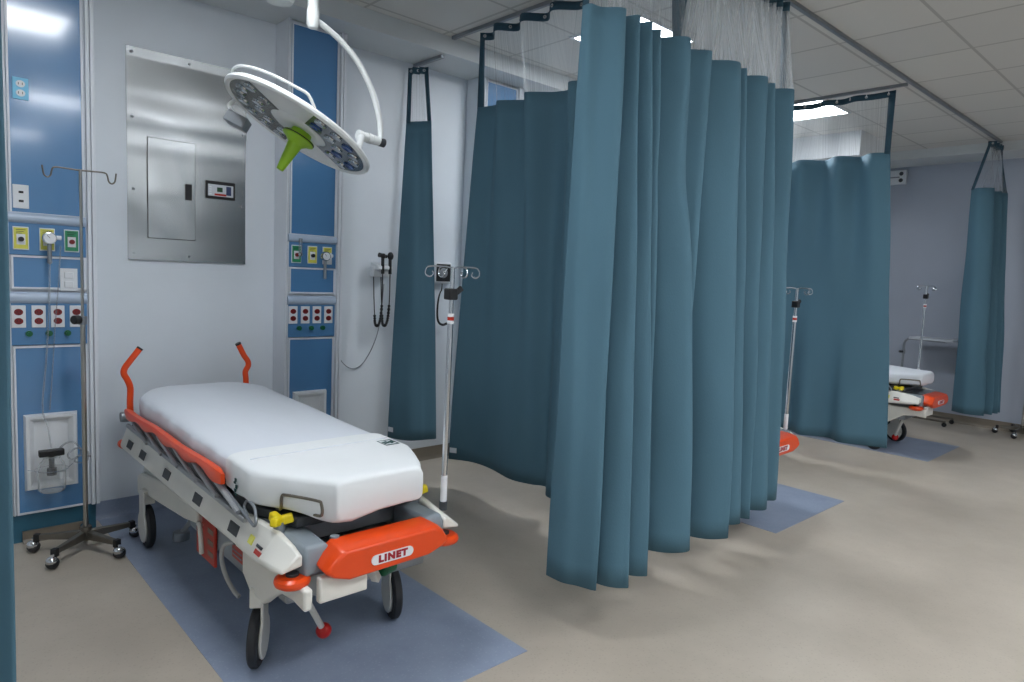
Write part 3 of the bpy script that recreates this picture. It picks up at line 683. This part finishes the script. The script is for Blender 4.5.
# raised rib on the back
MB().loft([[mj*-.05-nd*.03+mn*.03, mj*-.05-nd*.03-mn*.03, mj*.30-nd*.03-mn*.03, mj*.30-nd*.03+mn*.03],
           [mj*.02-nd*.085+mn*.022, mj*.02-nd*.085-mn*.022, mj*.10-nd*.08-mn*.022, mj*.10-nd*.08+mn*.022]]).build('back_rib', 'lampwhite', t, bevel=.008)
# yoke joint and curved arm; points at y about 2.9
def W(x, y, z): return Vector((x, y, z))-L0
MB().cyl(mj*.27-nd*.035, W(1.66, 2.9, 2.120), .016, 12).build('yoke_pin', 'lampwhite', t)
yk = MB()
for k in range(4): yk.cyl(W(1.640+.026*k, 2.9, 2.126-.003*k), W(1.662+.026*k, 2.9, 2.123-.003*k), .024-.002*(k % 2), 18)
yk.cyl(W(1.64, 2.9, 2.126), W(1.765, 2.9, 2.112), .020, 18)
yk.build('yoke_joint', 'lampwhite', t)
MB().cyl(W(1.755, 2.9, 2.112), W(1.785, 2.9, 2.109), .021, 16).build('joint_cap', 'beddark', t, bevel=.003)
MB().tube([W(x, 2.9, z) for x, z in ((1.758, 2.10), (1.762, 2.145), (1.752, 2.225), (1.708, 2.342), (1.636, 2.448), (1.55, 2.52), (1.455, 2.568), (1.415, 2.578))], .0135, 14, 8).build('curved_arm', 'lampwhite', t)
MB().lathe([(.0, -.040), (.020, -.036), (.027, -.02), (.027, .03), (.024, .05)], W(1.408, 2.9, 2.578), (0, 0, 1), 24).build('arm_elbow', 'lampwhite', t)
MB().cyl(W(1.408, 2.9, 2.61), W(1.408, 2.9, 2.80), .023, 18).build('drop_post', 'lampwhite', t)
MB().bar(W(1.42, 2.9, 2.79), W(1.24, 2.92, 2.70), .045, .05).build('spring_arm', 'metalgrey', t, bevel=.008)
MB().lathe([(.0, -.03), (.052, -.028), (.060, -.015), (.060, .04), (.04, .06)], W(1.257, 2.90, 2.635), (0, 0, 1), 24).build('hub_cover', 'lampwhite', t)
MB().cyl(W(1.257, 2.90, 2.68), W(1.257, 2.90, 3.15), .04, 24).build('ceiling_column', 'lampwhite', t)
MB().cyl(W(1.257, 2.90, 3.12), W(1.257, 2.90, 3.15), .14, 32).build('ceiling_flange', 'lampwhite', t, bevel=.006)

# ---------------------------------------------------------------- stretcher (x from its centre line, y from 3.0, z up)
def make_bed():
    t = thing('hospital_stretcher', 'near stretcher in full view on its blue floor rectangle', 'stretcher', (1.27, 3.0, 0), 'orange and white stretchers')
    Y = lambda y: y-3.0
    # wheels
    for x, y, an, sd_ in ((-.288, 2.40, 34, 1), (.305, 2.40, 18, -1), (-.305, 3.80, 2, -1), (.305, 3.80, 5, -1)):
        an = math.radians(an); ax = Vector((math.cos(an), -math.sin(an), 0)); dr = Vector((math.sin(an), math.cos(an), 0)); c0 = Vector((x, Y(y), .112))
        w = MB().lathe([(.085, -.019), (.104, -.018), (.112, -.011), (.112, .011), (.104, .018), (.085, .019)], c0, ax, 36, True).build('wheel', 'tyre', t)
        MB().lathe([(0, -.019), (.03, -.019), (.036, -.014), (.083, -.012), (.086, .0), (.083, .012), (.036, .014), (.03, .019), (0, .019)], c0, ax, 30).build('wheel_hub', 'hubgrey', w)
        P = lambda u, z, o_: c0+dr*u+ax*o_+Vector((0, 0, z-.112))
        pl_ = [(-.048, .30), (.048, .30)]+[(.084*math.sin(q_), .112+.084*math.cos(q_)) for q_ in [math.radians(36+k*24) for k in range(13)]]
        MB().loft([[P(u, z, sd_*.019) for u, z in pl_], [P(u, z, sd_*.030) for u, z in pl_]]).build('castor_fork', 'bedwhite', t, bevel=.005)
        MB().loft([[P(u, z, o_) for u, z in ((-.035, .235), (.035, .235), (.03, .31), (-.03, .31))] for o_ in (-.024, .03)]).build('fork_crown', 'bedwhite', t, bevel=.005)
    # base covers
    for s in (-1, 1):
        xo, xi = s*.31, s*.278
        fy_ = 1.975 if s < 0 else 2.12
        poly = [(Y(fy_), .455), (Y(2.50), .455), (Y(2.50), .33), (Y(2.43), .285), (Y(2.30), .28), (Y(2.24), .325), (Y(2.16), .375), (Y(max(fy_, 2.06)), .388), (Y(fy_), .380)]
        a, b = sorted((xo, xi))
        MB().prism(poly, 'x', a, b).build('front_skirt', 'bedwhite', t, bevel=.010, seg=3)
        poly = [(Y(3.98), .34), (Y(3.98), .24), (Y(3.90), .235), (Y(3.86), .27), (Y(3.62), .29), (Y(3.2), .33), (Y(3.02), .36), (Y(3.02), .42), (Y(3.5), .42), (Y(3.9), .37)]
        MB().prism(poly, 'x', a, b).build('rear_skirt', 'bedwhite', t, bevel=.010, seg=3)
    MB().box(-.250, -.07, Y(1.985), Y(2.015), .388, .475).build('foot_end_cover', 'bedwhite', t, bevel=.006)
    MB().box(-.29, .29, Y(2.15), Y(2.55), .33, .42).build('front_crossmember', 'metalgrey', t, bevel=.01)
    MB().box(-.27, .27, Y(2.5), Y(3.25), .27, .40).build('base_chassis', 'bedgrey', t, bevel=.02)
    MB().box(-.29, .29, Y(3.25), Y(3.95), .30, .40).build('rear_crossmember', 'bedwhite', t, bevel=.02)
    for y in (2.72, 3.45):
        b = MB()
        for k in range(5): b.box(-.14+.006*(k % 2), .14-.006*(k % 2), Y(y)-.12, Y(y)+.12, .39+.028*k, .418+.028*k)
        b.build('lift_bellows', 'beddark', t, bevel=.003)
    # labels on the base
    p = MB().box(-.284, -.272, Y(2.87), Y(3.10), .205, .40).build('instruction_panel', 'redlabel', t, bevel=.003)
    b = MB()
    for k in range(3): b.box(-.2855, -.284, Y(2.885), Y(2.95), .24+.05*k, .262+.05*k)
    for k in range(2): b.box(-.2855, -.284, Y(3.02), Y(3.08), .29+.05*k, .312+.05*k)
    b.build('panel_pictogram', 'beige_base', p)
    p = MB().box(-.280, -.269, Y(2.57), Y(2.68), .325, .378).build('red_sign', 'redlabel', t)
    MB().box(-.2815, -.280, Y(2.58), Y(2.67), .338, .344).box(-.2815, -.280, Y(2.58), Y(2.67), .356, .362).build('sign_print', 'bedgrey', p)
    MB().tube([(-.30, Y(2.99), .36), (-.315, Y(2.975), .38), (-.315, Y(2.955), .36), (-.31, Y(2.95), .25)], .010, 8, 6).build('white_hook', 'bedwhite', t)
    MB().tube([(-.29, Y(2.63), .40), (-.32, Y(2.66), .385), (-.325, Y(2.67), .33), (-.32, Y(2.64), .27), (-.31, Y(2.58), .225), (-.30, Y(2.55), .21)], .009, 8, 6).build('drain_hose', 'hubgrey', t)
    # pedals
    for (x, y, z) in ((-.19, 3.63, .085), (-.13, 3.38, .08)):
        MB().cyl((x, Y(y), z-.022), (x, Y(y), z+.022), .040, 20).build('brake_pedal', 'metalgrey', t, bevel=.004)
        MB().bar((x, Y(y), z+.01), (x+.10, Y(y)-.10, .29), .02, .02).build('pedal_arm', 'metalgrey', t)
    MB().cyl((-.19, Y(2.20), .30), (-.085, Y(2.28), .125), .012, 10).build('steer_lever', 'bedwhite', t)
    MB().ball((-.08, Y(2.28), .115), .030, 14).build('lever_knob', 'redball', t)
    MB().cyl((.045, Y(2.08), .395), (.105, Y(2.10), .395), .027, 18).build('green_pedal', 'green_btn', t, bevel=.006)
    MB().bar((-.02, Y(2.06), .44), (.03, Y(2.09), .36), .03, .025).build('pedal_bracket', 'bedwhite', t)
    # platform
    MB().prism([(-.24, Y(2.18)), (.24, Y(2.18)), (.31, Y(2.4)), (.31, Y(4.02)), (-.31, Y(4.02)), (-.31, Y(2.4))], 'z', .585, .622).build('deck_plate', 'beddark', t, bevel=.006)
    MB().box(-.29, .29, Y(2.25), Y(2.32), .50, .585).box(-.29, .29, Y(3.9), Y(3.96), .50, .585).box(-.29, -.25, Y(2.3), Y(3.93), .50, .585).box(.25, .29, Y(2.3), Y(3.93), .50, .585).build('deck_frame', 'metalgrey', t, bevel=.006)
    MB().box(-.16, .03, Y(2.30), Y(2.44), .47, .59).build('control_box', 'black', t, bevel=.008)
    MB().box(-.27, .27, Y(2.12), Y(2.2), .475, .50).build('foot_tray', 'metalgrey', t, bevel=.005)
    # orange foot bar
    fp = [(-.250, .502), (-.225, .536), (-.185, .566), (.20, .566), (.235, .545), (.262, .505), (.235, .485), (.17, .466), (-.165, .460), (-.222, .480)]
    def ring(y, sc, dz): return [(p[0]*sc, Y(y), .505+(p[1]-.505)*sc+dz) for p in fp]
    ob = MB().loft([ring(2.06, .97, .012), ring(2.0, 1, .006), ring(1.965, .99, 0), ring(1.95, .95, -.002)]).build('foot_bar', 'orange', t, bevel=.008, seg=3)
    pl = [(.006+.068*sx+.0175*math.cos(a), .506+.0175*math.sin(a)) for sx, r0_, in ((1, -90), (-1, 90)) for a in [math.radians(r0_+k*22.5) for k in range(9)]]
    bd = MB().prism(pl, 'y', Y(1.9455), Y(1.951)).build('name_badge', 'white_plastic', ob)
    text('badge_lettering', 'LINET', 'badge_red', bd, .033, (.006, Y(1.9450), .5062), (PI/2, 0, 0), .0008, .0022, 1.16)
    MB().cyl((-.16, Y(2.06), .56), (-.16, Y(2.06), .58), .016, 14).build('bar_screw', 'bedgrey', t)
    # grey corner covers, orange roller bumpers
    for s in (-1, 1):
        def cp(z, k): return [(s*(.155+k), Y(2.05), z), (s*.345, Y(2.03)+k, z), (s*(.355-k), Y(2.17), z), (s*(.335-k), Y(2.36)-k, z), (s*.22, Y(2.30), z), (s*.17, Y(2.16), z)]
        def cp2(z, k): return [(s*(.185+k), Y(2.03), z), (s*(.282), Y(2.02)+k, z), (s*(.300-k), Y(2.10), z), (s*(.298-k), Y(2.36)-k, z), (s*.22, Y(2.32), z), (s*.19, Y(2.2), z)]
        MB().loft([cp2(.475, .0), cp2(.545, 0), cp2(.575, .02)]).build('corner_cover', 'bedgrey', t, bevel=.012, seg=3)
        MB().lathe([(0, -.018), (.045, -.018), (.057, -.010), (.060, 0), (.057, .010), (.045, .018), (0, .018)], (s*.312, Y(2.06), .462), (0, 0, 1), 28).build('corner_bumper', 'orange', t)
        MB().lathe([(0, -.02), (.02, -.02), (.022, .026), (0, .026)], (s*.312, Y(2.06), .462), (0, 0, 1), 16).build('bumper_axle', 'beddark', t)
    # side panels with slots
    for s in (-1, 1):
        sec = [(.318, .590), (.332, .592), (.352, .535), (.366, .498), (.366, .482), (.352, .470), (.335, .474), (.322, .52)]
        ends = [(2.40, 1, 0), (2.44, 1, 0), (4.06, 1, 0), (4.08, .96, 0)]
        MB().loft([[(s*(.345+(x-.345)*k), Y(y), .53+(z-.53)*k+dz) for x, z in sec] for y, k, dz in ends]).build('side_panel', 'bedwhite', t, ang=25)
        for y in (3.92, 3.68, 3.28, 2.86, 2.46):
            MB().loft([[(s*x, Y(yy), z) for x, z in ((.3645, .507), (.3520, .5445), (.347, .543), (.360, .505))] for yy in (y-.045, y+.045)]).build('slot_recess', 'beddark', t)
        MB().lathe([(0, 0), (.020, .004), (.024, .02), (.022, .05)], (s*.350, Y(4.13), .49), (0, -1, 0), 16).build('end_cap', 'orange', t)
        # white end hood over the bumper
        HS = [(2.42, .366, .474, .50, .334, .590, .305), (2.30, .371, .478, .505, .325, .594, .295), (2.18, .375, .488, .512, .312, .588, .290), (2.09, .375, .495, .515, .306, .572, .288), (2.03, .362, .503, .515, .304, .556, .290)]
        MB().loft([[(s*xo_, Y(y), zb_), (s*xo_, Y(y), zm_), (s*xt_, Y(y), zt2), (s*xi_, Y(y), zt2-.006), (s*xi_, Y(y), zb_+.012)] for y, xo_, zb_, zm_, xt_, zt2, xi_ in HS]).build('end_hood', 'bedwhite', t, bevel=.006)
        # side rail
        yy = [2.53+(3.93-2.53)*k/42 for k in range(43)]
        rr = []
        for k, y in enumerate(yy):
            e_ = min(1, min(k, 42-k)/3+.45); zt_ = .712+.004*math.sin((y-2.5)*9); dp = .023+.010*math.cos((y-2.62)*2*PI/.30)
            if k < 5: dp += .016*(1-k/5)
            x0_ = .372
            rr.append([(s*(x0_+.018*e_), Y(y), zt_-.004), (s*(x0_+.010*e_), Y(y), zt_+.010*e_), (s*(x0_-.014*e_), Y(y), zt_+.010*e_), (s*(x0_-.020*e_), Y(y), zt_-.004), (s*(x0_-.018*e_), Y(y), zt_-dp), (s*(x0_+.014*e_), Y(y), zt_-dp)])
        MB().loft(rr).build('side_rail', 'orange', t, ang=50)
        for y in (3.84, 3.60, 3.36, 3.12, 2.88, 2.66):
            MB().tube([(s*.370, Y(y), .690), (s*.370, Y(y)-.06, .668), (s*.362, Y(y)-.26, .606)], .0095, 8).build('rail_strut', 'railgrey', t)
        MB().bar((s*.352, Y(3.98), .618), (s*.352, Y(2.36), .586), .018, .020).build('rail_carrier', 'railgrey', t, bevel=.004)
        MB().box(min(s*.33, s*.34), max(s*.33, s*.34), Y(2.60), Y(3.95), .585, .680).build('rail_gap_shade', 'beddark', t, bevel=.004)  # added dark plate, stands for the shaded gaps behind the rail struts
        MB().tube([(s*.352, Y(2.62), .66), (s*.352, Y(2.46), .628), (s*.352, Y(2.32), .596), (s*.352, Y(2.28), .59), (s*.35, Y(2.27), .61), (s*.34, Y(2.31), .645), (s*.335, Y(2.38), .650), (s*.34, Y(2.40), .625), (s*.345, Y(2.36), .60)], .0055, 8, 5).build('release_lever', 'metalgrey', t)
        MB().lathe([(0, -.03), (.026, -.03), (.03, 0), (.026, .03), (0, .03)], (s*.345, Y(4.03), .655), (1, 0, 0), 16).build('rail_pivot', 'metalgrey', t)
        # push handles with black caps
        HX = -.02 if s > 0 else 0
        hp = [(s*.322, Y(4.05), .62), (s*.324, Y(4.05), .72), (s*.322, Y(4.05), .80), (s*.335, Y(4.05), .845), (s*.352, Y(4.05), .88), (s*.348, Y(4.05), .91), (s*.325, Y(4.05), .945), (s*.277, Y(4.05), 1.01)]
        if s > 0: hp = [(a_-(.016 if .84 < c_ < .95 else 0), b_, c_) for a_, b_, c_ in hp]
        hp = [(a_+HX, b_, c_+(.012 if s > 0 else .005)) for a_, b_, c_ in hp]
        MB().tube(hp, .0165, 12, 4).build('push_handle', 'orange', t)
        a = Vector(hp[-1]); dd = (Vector(hp[-1])-Vector(hp[-2])).normalized()
        MB().cyl(a, a+dd*.010, .0172, 12).build('handle_cap', 'black', t)
        # yellow locking knob
        kx, ky, kz = s*.288, Y(2.22), .600
        kn = MB()
        for a_ in (100, 220, 340):
            a_ = math.radians(a_); kn.bar((kx, ky, kz+.012), (kx+.046*math.cos(a_), ky+.046*math.sin(a_), kz+.022), .028, .032)
        kn.build('locking_knob', 'yknob', t, bevel=.006)
        MB().cyl((kx, ky, kz-.055), (kx, ky, kz+.01), .020, 14).build('knob_stem', 'metalgrey', t)
    # wire handle under the foot of the mattress
    MB().tube([(-.262, Y(2.30), .63), (-.276, Y(2.235), .65), (-.278, Y(2.225), .695), (-.268, Y(2.205), .705), (-.212, Y(2.095), .705), (-.202, Y(2.08), .695), (-.200, Y(2.08), .655), (-.20, Y(2.14), .64)], .0055, 8, 4).build('wire_handle', 'dullsteel', t)
    # stickers near the foot
    sx = -.3665
    def sticker(name, y0, y1, a, b, m):
        Q = lambda y, f, o_: (-(.371-.046*f)-.004*(2.3-y)/.12*(1-f)-o_, Y(y), .505+.089*f+o_*.6-.008*f*max(0, (2.3-y)/.12))
        MB().loft([[Q(y0, a, o_), Q(y1, a, o_), Q(y1, b, o_), Q(y0, b, o_)] for o_ in (.0005, .004)]).build(name, m, t)
    sticker('yellow_sticker', 2.275, 2.310, .20, .50, 'yellow')
    sticker('red_sticker', 2.185, 2.235, .08, .24, 'redlabel')
    sticker('white_sticker', 2.195, 2.240, .30, .40, 'beddark')
    return t
bed = make_bed()
bed2 = dup(bed, (1.27+2.79, 2.93, 0), 'middle stretcher, only its orange foot corner shows past the curtain folds')
bed3 = dup(bed, (1.27+5.94, 2.92, 0), 'far stretcher showing its foot end beyond the dark divider curtain')

# mattress and draw sheet
def hw(y):
    if y < 2.36: return .175+(.335-.175)*max(0, (y-2.08)/.28)**.8
    if y > 3.80: return .335-(.13)*((y-3.80)/.22)**1.7
    return .335
def zt(y): return .768+(.818-.768)*min(1, max(0, (y-2.3)/1.5))
def section(y, grow=0, zlow=.645, end=1.0, nn=40, p=5.5, seed=0):
    w = hw(min(max(y, 2.08), 4.02))*(.93+.07*end)+grow; sh = .022*max(0, min(1, (2.36-y)/.28)); top = zt(y)+grow; c = (top+zlow)/2; h = (top-zlow)/2*(.55+.45*end)
    out = []
    for k in range(nn):
        a = 2*PI*k/nn; ca, sa = math.cos(a), math.sin(a)
        x = w*math.copysign(abs(ca)**(2/p), ca); z = c+h*math.copysign(abs(sa)**(2/p), sa)
        wr = .0028*math.sin(y*31+x*17+seed)+.0022*math.sin(y*13-x*29+seed) if sa < .2 and abs(ca) > .3 else .0012*math.sin(y*9+x*13+seed)
        out.append((x+sh+math.copysign(wr*1.3, x), y-3.0, z+wr))
    return out
def make_mattress():
    t = thing('mattress', 'white sheeted mattress on the near stretcher', 'mattress', (1.27, 3.0, 0), 'stretcher mattresses')
    ys = [2.075, 2.08, 2.09, 2.11]+[2.14+i*(3.94-2.14)/60 for i in range(61)]+[3.97, 4.0, 4.015, 4.02]
    en = {2.075: .2, 2.08: .6, 2.09: .85, 3.97: .95, 4.0: .85, 4.015: .55, 4.02: .25}
    MB().loft([section(y, end=en.get(y, 1)) for y in ys]).build('mattress_body', 'sheet', t, ang=60)
    return t
mt = make_mattress()
dup(mt, (1.27+2.79, 2.93, 0), 'white mattress on the middle stretcher behind the curtain folds')
dup(mt, (1.27+5.94, 2.92, 0), 'white mattress on the far stretcher beyond the divider curtain')
ds = thing('draw_sheet', 'bright white draw sheet folded over the foot of the near mattress', 'sheet', (1.27, 3.0, 0))
ys = [2.055, 2.06, 2.07, 2.09]+[2.12+i*(2.57-2.12)/26 for i in range(27)]
en = {2.055: .45, 2.06: .75, 2.07: .92}
rings = []
for y in ys:
    s = section(y, .007, .636, en.get(y, 1), p=8, seed=2)
    # the foot end sags lowest at its left corner
    rings.append([(x, yy, z-(.03*math.exp(-((y-2.1)/.09)**2)*math.exp(-((x+.12)/.12)**2) if z < .66 else 0)) for x, yy, z in s])
o = MB().loft(rings, cap=False)
o.f.append(tuple(range(40))[::-1])
o.build('sheet_body', 'sheet2', ds, ang=60)
b = MB()                                             # seam across the sheet
b.tube([(x, 2.46-3.0+.03*x, zt(2.46)+.0075) for x in [-.30+.05*i for i in range(13)]], .0022, 6).build('seam', 'sheet', ds)
# printed emblem: small frame with a short scribble, at the right of the sheet
lg = MB(); cx, cy, cz = .262, 2.40-3.0, zt(2.40)+.0085
for (a, b_, c_, d_) in ((-.05, .05, -.035, -.030), (-.05, .05, .030, .035), (-.05, -.045, -.03, .03), (.045, .05, -.03, .03), (-.035, -.02, -.015, .015), (-.012, .002, -.012, .018), (.010, .022, -.016, .012), (.028, .038, -.01, .016)):
    lg.box(cx+a*.65, cx+b_*.65, cy+c_*1.1, cy+d_*1.1, cz-.001, cz+.0008)
lg.build('printed_emblem', 'ink', ds)
lg = MB()
for k, (dy, z0, z1) in enumerate(((0, .70, .712), (.008, .69, .698), (-.006, .675, .688), (.004, .66, .671), (-.004, .648, .655))):
    lg.box(-.3485, -.3455, 2.47-3.0+dy-.008, 2.47-3.0+dy+.006, z0, z1)
lg.build('side_print', 'ink', ds)

# ---------------------------------------------------------------- iv poles on the stretchers
def make_pole():
    t = thing('iv_pole', 'chrome iv pole rising from the foot corner of the near stretcher', 'iv pole', (1.606, 2.10, .57), 'iv poles on the stretchers')
    MB().cyl((0, 0, -.01), (0, 0, .025), .016, 14).build('pole_socket', 'beddark', t)
    MB().cyl((0, 0, .02), (0, 0, .13), .0135, 14).build('pole_sleeve', 'white_plastic', t)
    MB().cyl((0, 0, .10), (.004, 0, .76), .0115, 14).build('lower_tube', 'chrome', t)
    MB().cyl((.004, 0, .76), (.006, 0, .955), .009, 12).build('upper_rod', 'chrome', t)
    c = MB().box(-.020, .022, -.02, .02, .828, .872).build('height_clamp', 'black', t, bevel=.005)
    MB().bar((.02, 0, .852), (.050, -.005, .875), .014, .022).build('clamp_lever', 'black', c, bevel=.003)
    wl = MB().cyl((.004, 0, .735), (.004, 0, .775), .0130, 14).build('warning_label', 'white_plastic', t)
    MB().cyl((.004, 0, .748), (.004, 0, .762), .0133, 14).build('red_mark', 'redlabel', wl)
    for k, a in enumerate((-35, 145, -80, 100)):
        a = math.radians(a); d = Vector((math.cos(a), math.sin(a), 0)); L_ = .10 if k < 2 else .07
        P = [Vector((.006, 0, .95)), Vector((.006, 0, .955))+d*.03, Vector((.006, 0, .955))+d*(L_-.02), Vector((.006, 0, .948))+d*L_, Vector((.006, 0, .925))+d*(L_+.004), Vector((.006, 0, .915))+d*(L_-.012), Vector((.006, 0, .925))+d*(L_-.026), Vector((.006, 0, .937))+d*(L_-.022)]
        MB().tube(P, .0032, 6, 4).build('bag_hook', 'chrome', t)
    return t
pole = make_pole()
dup(pole, (4.32, 1.99, .55), 'chrome iv pole standing at the foot of the middle stretcher')
dup(pole, (7.58, 2.19, .63), 'chrome iv pole at the foot of the far stretcher')

# ---------------------------------------------------------------- wheeled drip stand
def make_stand():
    t = thing('drip_stand', 'tall steel drip stand on five castors before the left head wall', 'drip stand', (.71, 3.93, 0))
    MB().cyl((0, 0, .05), (0, 0, 1.17), .0115, 14).build('lower_tube', 'polesteel', t)
    MB().cyl((0, 0, 1.17), (0, 0, 1.925), .0065, 12).build('upper_rod', 'polesteel', t)
    MB().cyl((0, 0, .055), (0, 0, .125), .024, 18).build('hub', 'dullsteel', t)
    c = MB().cyl((0, 0, 1.165), (0, 0, 1.205), .019, 14).build('height_collar', 'metalgrey', t)
    MB().cyl((-.015, -.01, 1.19), (-.045, -.03, 1.19), .022, 14).build('collar_knob', 'black', c, bevel=.004)
    for s in (-1, 1):
        P = [(0, 0, 1.92), (s*.05, 0, 1.922), (s*.105, 0, 1.922), (s*.117, 0, 1.905), (s*.122, 0, 1.882), (s*.135, 0, 1.872), (s*.148, 0, 1.882), (s*.153, 0, 1.905), (s*.155, 0, 1.925)]
        MB().tube(P, .0038, 8, 4).build('bag_hook', 'dullsteel', t)
    for k in range(5):
        a = math.radians(80+72*k); d = Vector((math.cos(a), math.sin(a), 0)); sd = Vector((-d.y, d.x, 0))
        q = d*.237
        R = lambda c_, w, z0, z1: [c_+sd*w+Vector((0, 0, z0)), c_-sd*w+Vector((0, 0, z0)), c_-sd*w+Vector((0, 0, z1)), c_+sd*w+Vector((0, 0, z1))]
        lg_ = MB().loft([R(d*.015, .014, .060, .105), R(d*.212, .012, .068, .092)]).build('leg', 'dullsteel', t, bevel=.003)
        MB().loft([R(d*.207, .014, .056, .096), R(d*.234, .014, .056, .096)]).build('leg_cap', 'black', lg_, bevel=.003)
        cs = MB().ball((q.x, q.y, .031), .030, 12, (1, 1, .97)).build('castor', 'tyre', t)
        MB().ball((q.x-.004, q.y-.004, .042), .029, 12, (.92, .92, .8)).cyl((q.x, q.y, .05), (q.x, q.y, .075), .009, 10).build('castor_hood', 'chrome', cs)
    return t
st = make_stand()
dup(st, (9.08, 1.56, 0), 'thin drip stand at the far right edge near the end wall', .4)

# ---------------------------------------------------------------- things at the far wall
t = thing('instrument_stand', 'steel tray stand on castors by the far wall beyond the last bed', 'tray stand', (9.0, 2.45, 0))
MB().box(-.16, .16, -.22, .24, .972, .998).build('tray', 'alu', t, bevel=.003)
MB().tube([(.0, .33, .06), (.0, .33, .75), (0, .33, .90), (0, .30, .955), (0, .24, .968), (0, -.1, .968)], .014, 10, 4).build('curved_post', 'metalgrey', t)
k = MB().cyl((0, .33, .78), (0, .33, .83), .02, 12).build('height_collar', 'metalgrey', t)
MB().cyl((-.02, .33, .805), (-.05, .36, .805), .014, 10).build('collar_knob', 'black', k)
MB().box(-.16, .16, .31, .35, .05, .075).box(-.16, -.13, -.22, .33, .05, .075).box(.13, .16, -.22, .33, .05, .075).build('foot_frame', 'dullsteel', t, bevel=.004)
for x, y in ((-.145, -.21), (.145, -.21), (-.145, .33), (.145, .33)):
    MB().cyl((x-.01, y, .025), (x+.01, y, .025), .025, 14).cyl((x, y, .03), (x, y, .055), .008, 8).build('castor', 'black', t)
t = thing('emergency_light', 'small white emergency light fixed high on the end wall', 'emergency light', (WX, 3.12, 2.98))
MB().box(-.06, 0, -.10, .13, -.14, .03).build('housing', 'white_plastic', t, bevel=.008)
for z in (-.015, -.095):
    MB().lathe([(0, .0), (.018, -.002), (.024, -.012), (.022, -.02)], (-.06, -.05, z), (1, 0, 0), 16).build('lamp_head', 'beddark', t)
MB().box(-.064, -.06, -.03, .11, -.062, -.048).build('center_slot', 'metalgrey', t)
# small slotted detectors on the ceiling
t = thing('ceiling_vent', 'narrow dark slot vent in the soffit above the wall curtain', 'vent', (2.18, 3.55, CZ))
MB().box(-.14, .14, -.012, .012, -.006, -.001).build('slot_frame', 'metalgrey', t)
MB().box(-.13, .13, -.006, .006, -.008, -.005).build('slot', 'black', t)

# ---------------------------------------------------------------- world, camera
w = bpy.data.worlds.new('World'); bpy.context.scene.world = w; w.use_nodes = True
w.node_tree.nodes['Background'].inputs[0].default_value = (.5, .55, .6, 1); w.node_tree.nodes['Background'].inputs[1].default_value = .1
cd = bpy.data.cameras.new('Camera'); cam = bpy.data.objects.new('Camera', cd); C.objects.link(cam)
cd.sensor_width = 36; cd.lens = 677.76/1024*36; cd.clip_end = 60
Rm_ = Matrix((r2, u2, -fy)).transposed()
cam.matrix_world = Matrix.Translation((0, 0, 1.5)) @ Rm_.to_4x4()
sc = bpy.context.scene; sc.camera = cam
sc.view_settings.view_transform = 'Standard'; sc.view_settings.look = 'None'; sc.view_settings.gamma = 1
sc.view_settings.use_curve_mapping = False
sc.view_settings.exposure = 1.5
sc.cycles.use_denoising = True
sc.cycles.max_bounces = 10; sc.cycles.diffuse_bounces = 6; sc.cycles.transparent_max_bounces = 24
sc.cycles.sample_clamp_indirect = 6
